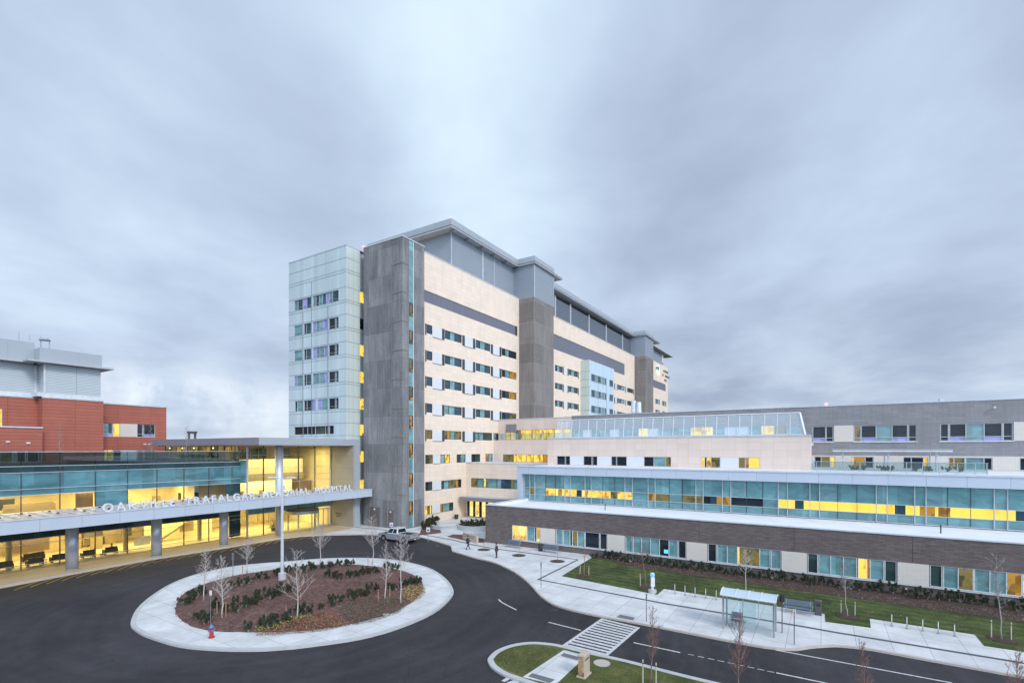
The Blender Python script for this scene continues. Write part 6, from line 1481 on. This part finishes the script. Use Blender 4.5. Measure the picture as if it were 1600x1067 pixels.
for x in (AR, RR):
    for s in (-1, 1):
        wl = part('wheel', MB().m('tyre').tube([(x, s * .72, .39), (x, s * .97, .39)], .39, 24), TR, world=False, bevel=.03)
        part('rim', MB().m('rim').tube([(x, s * .968, .39), (x, s * .985, .39)], .22, 16), wl, world=False)
for s in (-1, 1):
    part('tail_light', MB().m('tail_red').box(-2.90, -2.82, min(s * .87, s * .985), max(s * .87, s * .985), .78, 1.14), TR, world=False)
    part('headlight', MB().m('head_clear').box(2.72, 2.885, min(s * .62, s * .95), max(s * .62, s * .95), .74, .94), TR, world=False, bevel=.02)
    part('wing_mirror', MB().m('black').box(1.12, 1.24, min(s * .98, s * 1.2), max(s * .98, s * 1.2), 1.14, 1.34), TR, world=False, bevel=.02)
    part('door_handle', MB().m('black').box(.0, .14, min(s * .97, s * .99), max(s * .97, s * .99), 1.0, 1.04), TR, world=False)
    part('side_step', MB().m('chrome').box(-.7, 1.15, min(s * .9, s * 1.06), max(s * .9, s * 1.06), .32, .38), TR, world=False)
    seam = MB().m('black')
    for x in (-.72, .34, 1.36): seam.box(x - .008, x + .008, min(s * .965, s * .973), max(s * .965, s * .973), .48, 1.12)
    part('door_seam', seam, TR, world=False)
part('grille', MB().m('black').box(2.86, 2.89, -.55, .55, .66, .92), TR, world=False)
part('licence_plate', MB().m('white_panel').box(-3.035, -3.02, -.16, .16, .48, .6), TR, world=False)

# ================================================================== PEOPLE
simple('skin', (.42, .26, .19), .6, var=.04); simple('hair_dark', (.03, .02, .015), .8); simple('coat_plum', (.075, .035, .05), .85); simple('coat_navy', (.035, .045, .085), .85); simple('trouser_dark', (.03, .032, .04), .85); simple('shoe', (.02, .018, .016), .6); simple('shirt_teal', (.07, .12, .13), .8)
def skinned(name, pts, edges, mat, parent, sub=1):
    """continuous surface grown over joints: pts = {joint: (x, y, z, radius)}, first joint is the root"""
    keys = list(pts); me = bpy.data.meshes.new(name)
    me.from_pydata([pts[k][:3] for k in keys], [(keys.index(a), keys.index(b)) for a, b in edges], [])
    o = bpy.data.objects.new(name, me); COL.objects.link(o)
    sk = o.modifiers.new('skin', 'SKIN'); sk.use_smooth_shade = True
    me.skin_vertices.new() if not me.skin_vertices else None
    for i, k in enumerate(keys):
        sv = me.skin_vertices[0].data[i]; r = pts[k][3]; sv.radius = (r, r) if not isinstance(r, tuple) else r; sv.use_root = (i == 0)
    sb = o.modifiers.new('sub', 'SUBSURF'); sb.levels = sub; sb.render_levels = sub
    bpy.context.view_layer.update()
    m2 = bpy.data.meshes.new_from_object(o.evaluated_get(bpy.context.evaluated_depsgraph_get()))
    bpy.data.objects.remove(o); m2.materials.clear(); m2.materials.append(MATS[mat])
    for p in m2.polygons: p.material_index = 0; p.use_smooth = True
    o = bpy.data.objects.new(name, m2); COL.objects.link(o); o.parent = parent; WL[o.name] = Vector((0, 0, 0)); return o
def person(label, x, y, z, rz, J, coat, trousers, s=1.0, group=None):
    t = thing('person', label, 'person', (x, y, z), group, rz); t.scale = (s, s, s)
    R = dict(pel=.13, chest=(.17, .12), neck=.055, head=.095, crown=.07, shL=.06, elL=.042, wrL=.028, paL=.035, shR=.06, elR=.042, wrR=.028, paR=.035, hiL=.085, knL=.058, anL=.038, toL=.03, hiR=.085, knR=.058, anR=.038, toR=.03)
    P = {k: (*J[k], R[k]) for k in ['pel'] + [k for k in J if k != 'pel']}
    E = [('pel', 'chest'), ('chest', 'neck'), ('neck', 'head'), ('head', 'crown')]
    for s_ in 'LR': E += [('chest', 'sh' + s_), ('sh' + s_, 'el' + s_), ('el' + s_, 'wr' + s_), ('wr' + s_, 'pa' + s_), ('pel', 'hi' + s_), ('hi' + s_, 'kn' + s_), ('kn' + s_, 'an' + s_), ('an' + s_, 'to' + s_)]
    b = skinned('body', P, E, 'skin', t)
    f = MB().m('skin')
    for s_ in 'LR':
        w_, p_ = Vector(J['wr' + s_]), Vector(J['pa' + s_]); d = (p_ - w_).normalized(); sd = d.cross(Vector((0, 1, .2))).normalized()
        for i, ln in enumerate((.065, .078, .082, .074)):
            q = p_ + sd * (i - 1.5) * .019; f.tube([q - d * .01, q + d * ln * .55, q + d * ln + Vector((0, .015, 0))], [.0095, .0085, .006], 6)
        q = w_.lerp(p_, .6); f.tube([q, q + Vector((0, .035, 0)) + d * .02, q + Vector((0, .045, 0)) + d * .055], [.011, .010, .008], 6)
    part('fingers', f, b, world=False, smooth=True)
    h_ = Vector(J['head']); part('nose', MB().m('skin').tube([h_ + Vector((0, .085, .03)), h_ + Vector((0, .112, -.005)), h_ + Vector((0, .09, -.012))], [.008, .014, .01], 6), b, world=False, smooth=True)
    part('eyes', MB().m('black').ball(h_ + Vector((-.033, .088, .03)), .009, 6).ball(h_ + Vector((.033, .088, .03)), .009, 6), b, world=False)
    part('hair', MB().m('hair_dark').ball(h_ + Vector((0, -.022, .045)), .108, 12, 1.05), t, world=False, smooth=True)
    def sub(keys, edges, grow, mat, name):
        Q = {k: (*J[k], tuple(r * grow for r in R[k]) if isinstance(R[k], tuple) else R[k] * grow) for k in keys}; skinned(name, Q, edges, mat, t)
    sub(['chest', 'pel', 'shL', 'elL', 'wrL', 'shR', 'elR', 'wrR', 'hiL', 'hiR'], [('pel', 'chest')] + [e for s_ in 'LR' for e in (('chest', 'sh' + s_), ('sh' + s_, 'el' + s_), ('el' + s_, 'wr' + s_), ('pel', 'hi' + s_))], 1.28, coat, 'coat')
    sub(['pel', 'hiL', 'knL', 'anL', 'hiR', 'knR', 'anR'], [e for s_ in 'LR' for e in (('pel', 'hi' + s_), ('hi' + s_, 'kn' + s_), ('kn' + s_, 'an' + s_))], 1.22, trousers, 'trousers')
    for s_ in 'LR':
        a = Vector(J['an' + s_]); o_ = Vector(J['to' + s_]); part('shoe', MB().m('shoe').tube([a + Vector((0, -.05, -.035)), a.lerp(o_, .5) + Vector((0, 0, -.01)), o_ + Vector((0, .03, 0))], [.045, .05, .035], 8), t, world=False, smooth=True)
    return t
walk = dict(pel=(0, 0, .95), chest=(0, .02, 1.30), neck=(0, .02, 1.48), head=(0, .04, 1.60), crown=(0, .035, 1.69), shL=(-.18, .02, 1.40), elL=(-.23, -.10, 1.14), wrL=(-.22, -.06, .92), paL=(-.22, -.03, .85),
    shR=(.18, .02, 1.40), elR=(.23, .08, 1.14), wrR=(.21, .24, .97), paR=(.21, .28, .91), hiL=(-.09, 0, .88), knL=(-.10, .16, .50), anL=(-.10, .24, .09), toL=(-.10, .40, .04), hiR=(.09, 0, .88), knR=(.10, -.04, .48), anR=(.10, -.28, .12), toR=(.10, -.15, .03))
stand = dict(walk, elL=(-.23, 0, 1.13), wrL=(-.22, .05, .88), paL=(-.22, .07, .81), elR=(.23, 0, 1.13), wrR=(.21, .06, .88), paR=(.21, .08, .81), knL=(-.10, .03, .50), anL=(-.10, 0, .08), toL=(-.11, .15, .03), knR=(.10, .03, .50), anR=(.12, -.02, .08), toR=(.13, .13, .03))
sit = dict(pel=(0, 0, .55), chest=(0, -.08, .90), neck=(0, -.06, 1.07), head=(0, -.03, 1.19), crown=(0, -.03, 1.28), shL=(-.18, -.06, 1.0), elL=(-.22, .04, .78), wrL=(-.16, .22, .70), paL=(-.12, .28, .69), shR=(.18, -.06, 1.0), elR=(.22, .04, .78), wrR=(.16, .22, .70), paR=(.12, .28, .69),
    hiL=(-.09, .06, .53), knL=(-.11, .48, .50), anL=(-.10, .80, .12), toL=(-.10, .95, .07), hiR=(.09, .06, .53), knR=(.11, .48, .54), anR=(.08, .88, .16), toR=(.08, 1.0, .12))
x, y = G(731, 858, GZ); person('person in a plum coat walking on the plaza before the low sign wall', x, y, GZ, math.radians(-120), walk, 'coat_plum', 'trouser_dark')
x, y = G(776, 871, GZ); person('person in navy coat standing between the tree pits', x, y, GZ, math.radians(60), stand, 'coat_navy', 'trouser_dark', .98)
person('seated visitor with legs stretched out behind the lobby glass', onY(174, 70.55), 70.6, .13, math.radians(62), sit, 'shirt_teal', 'trouser_dark')
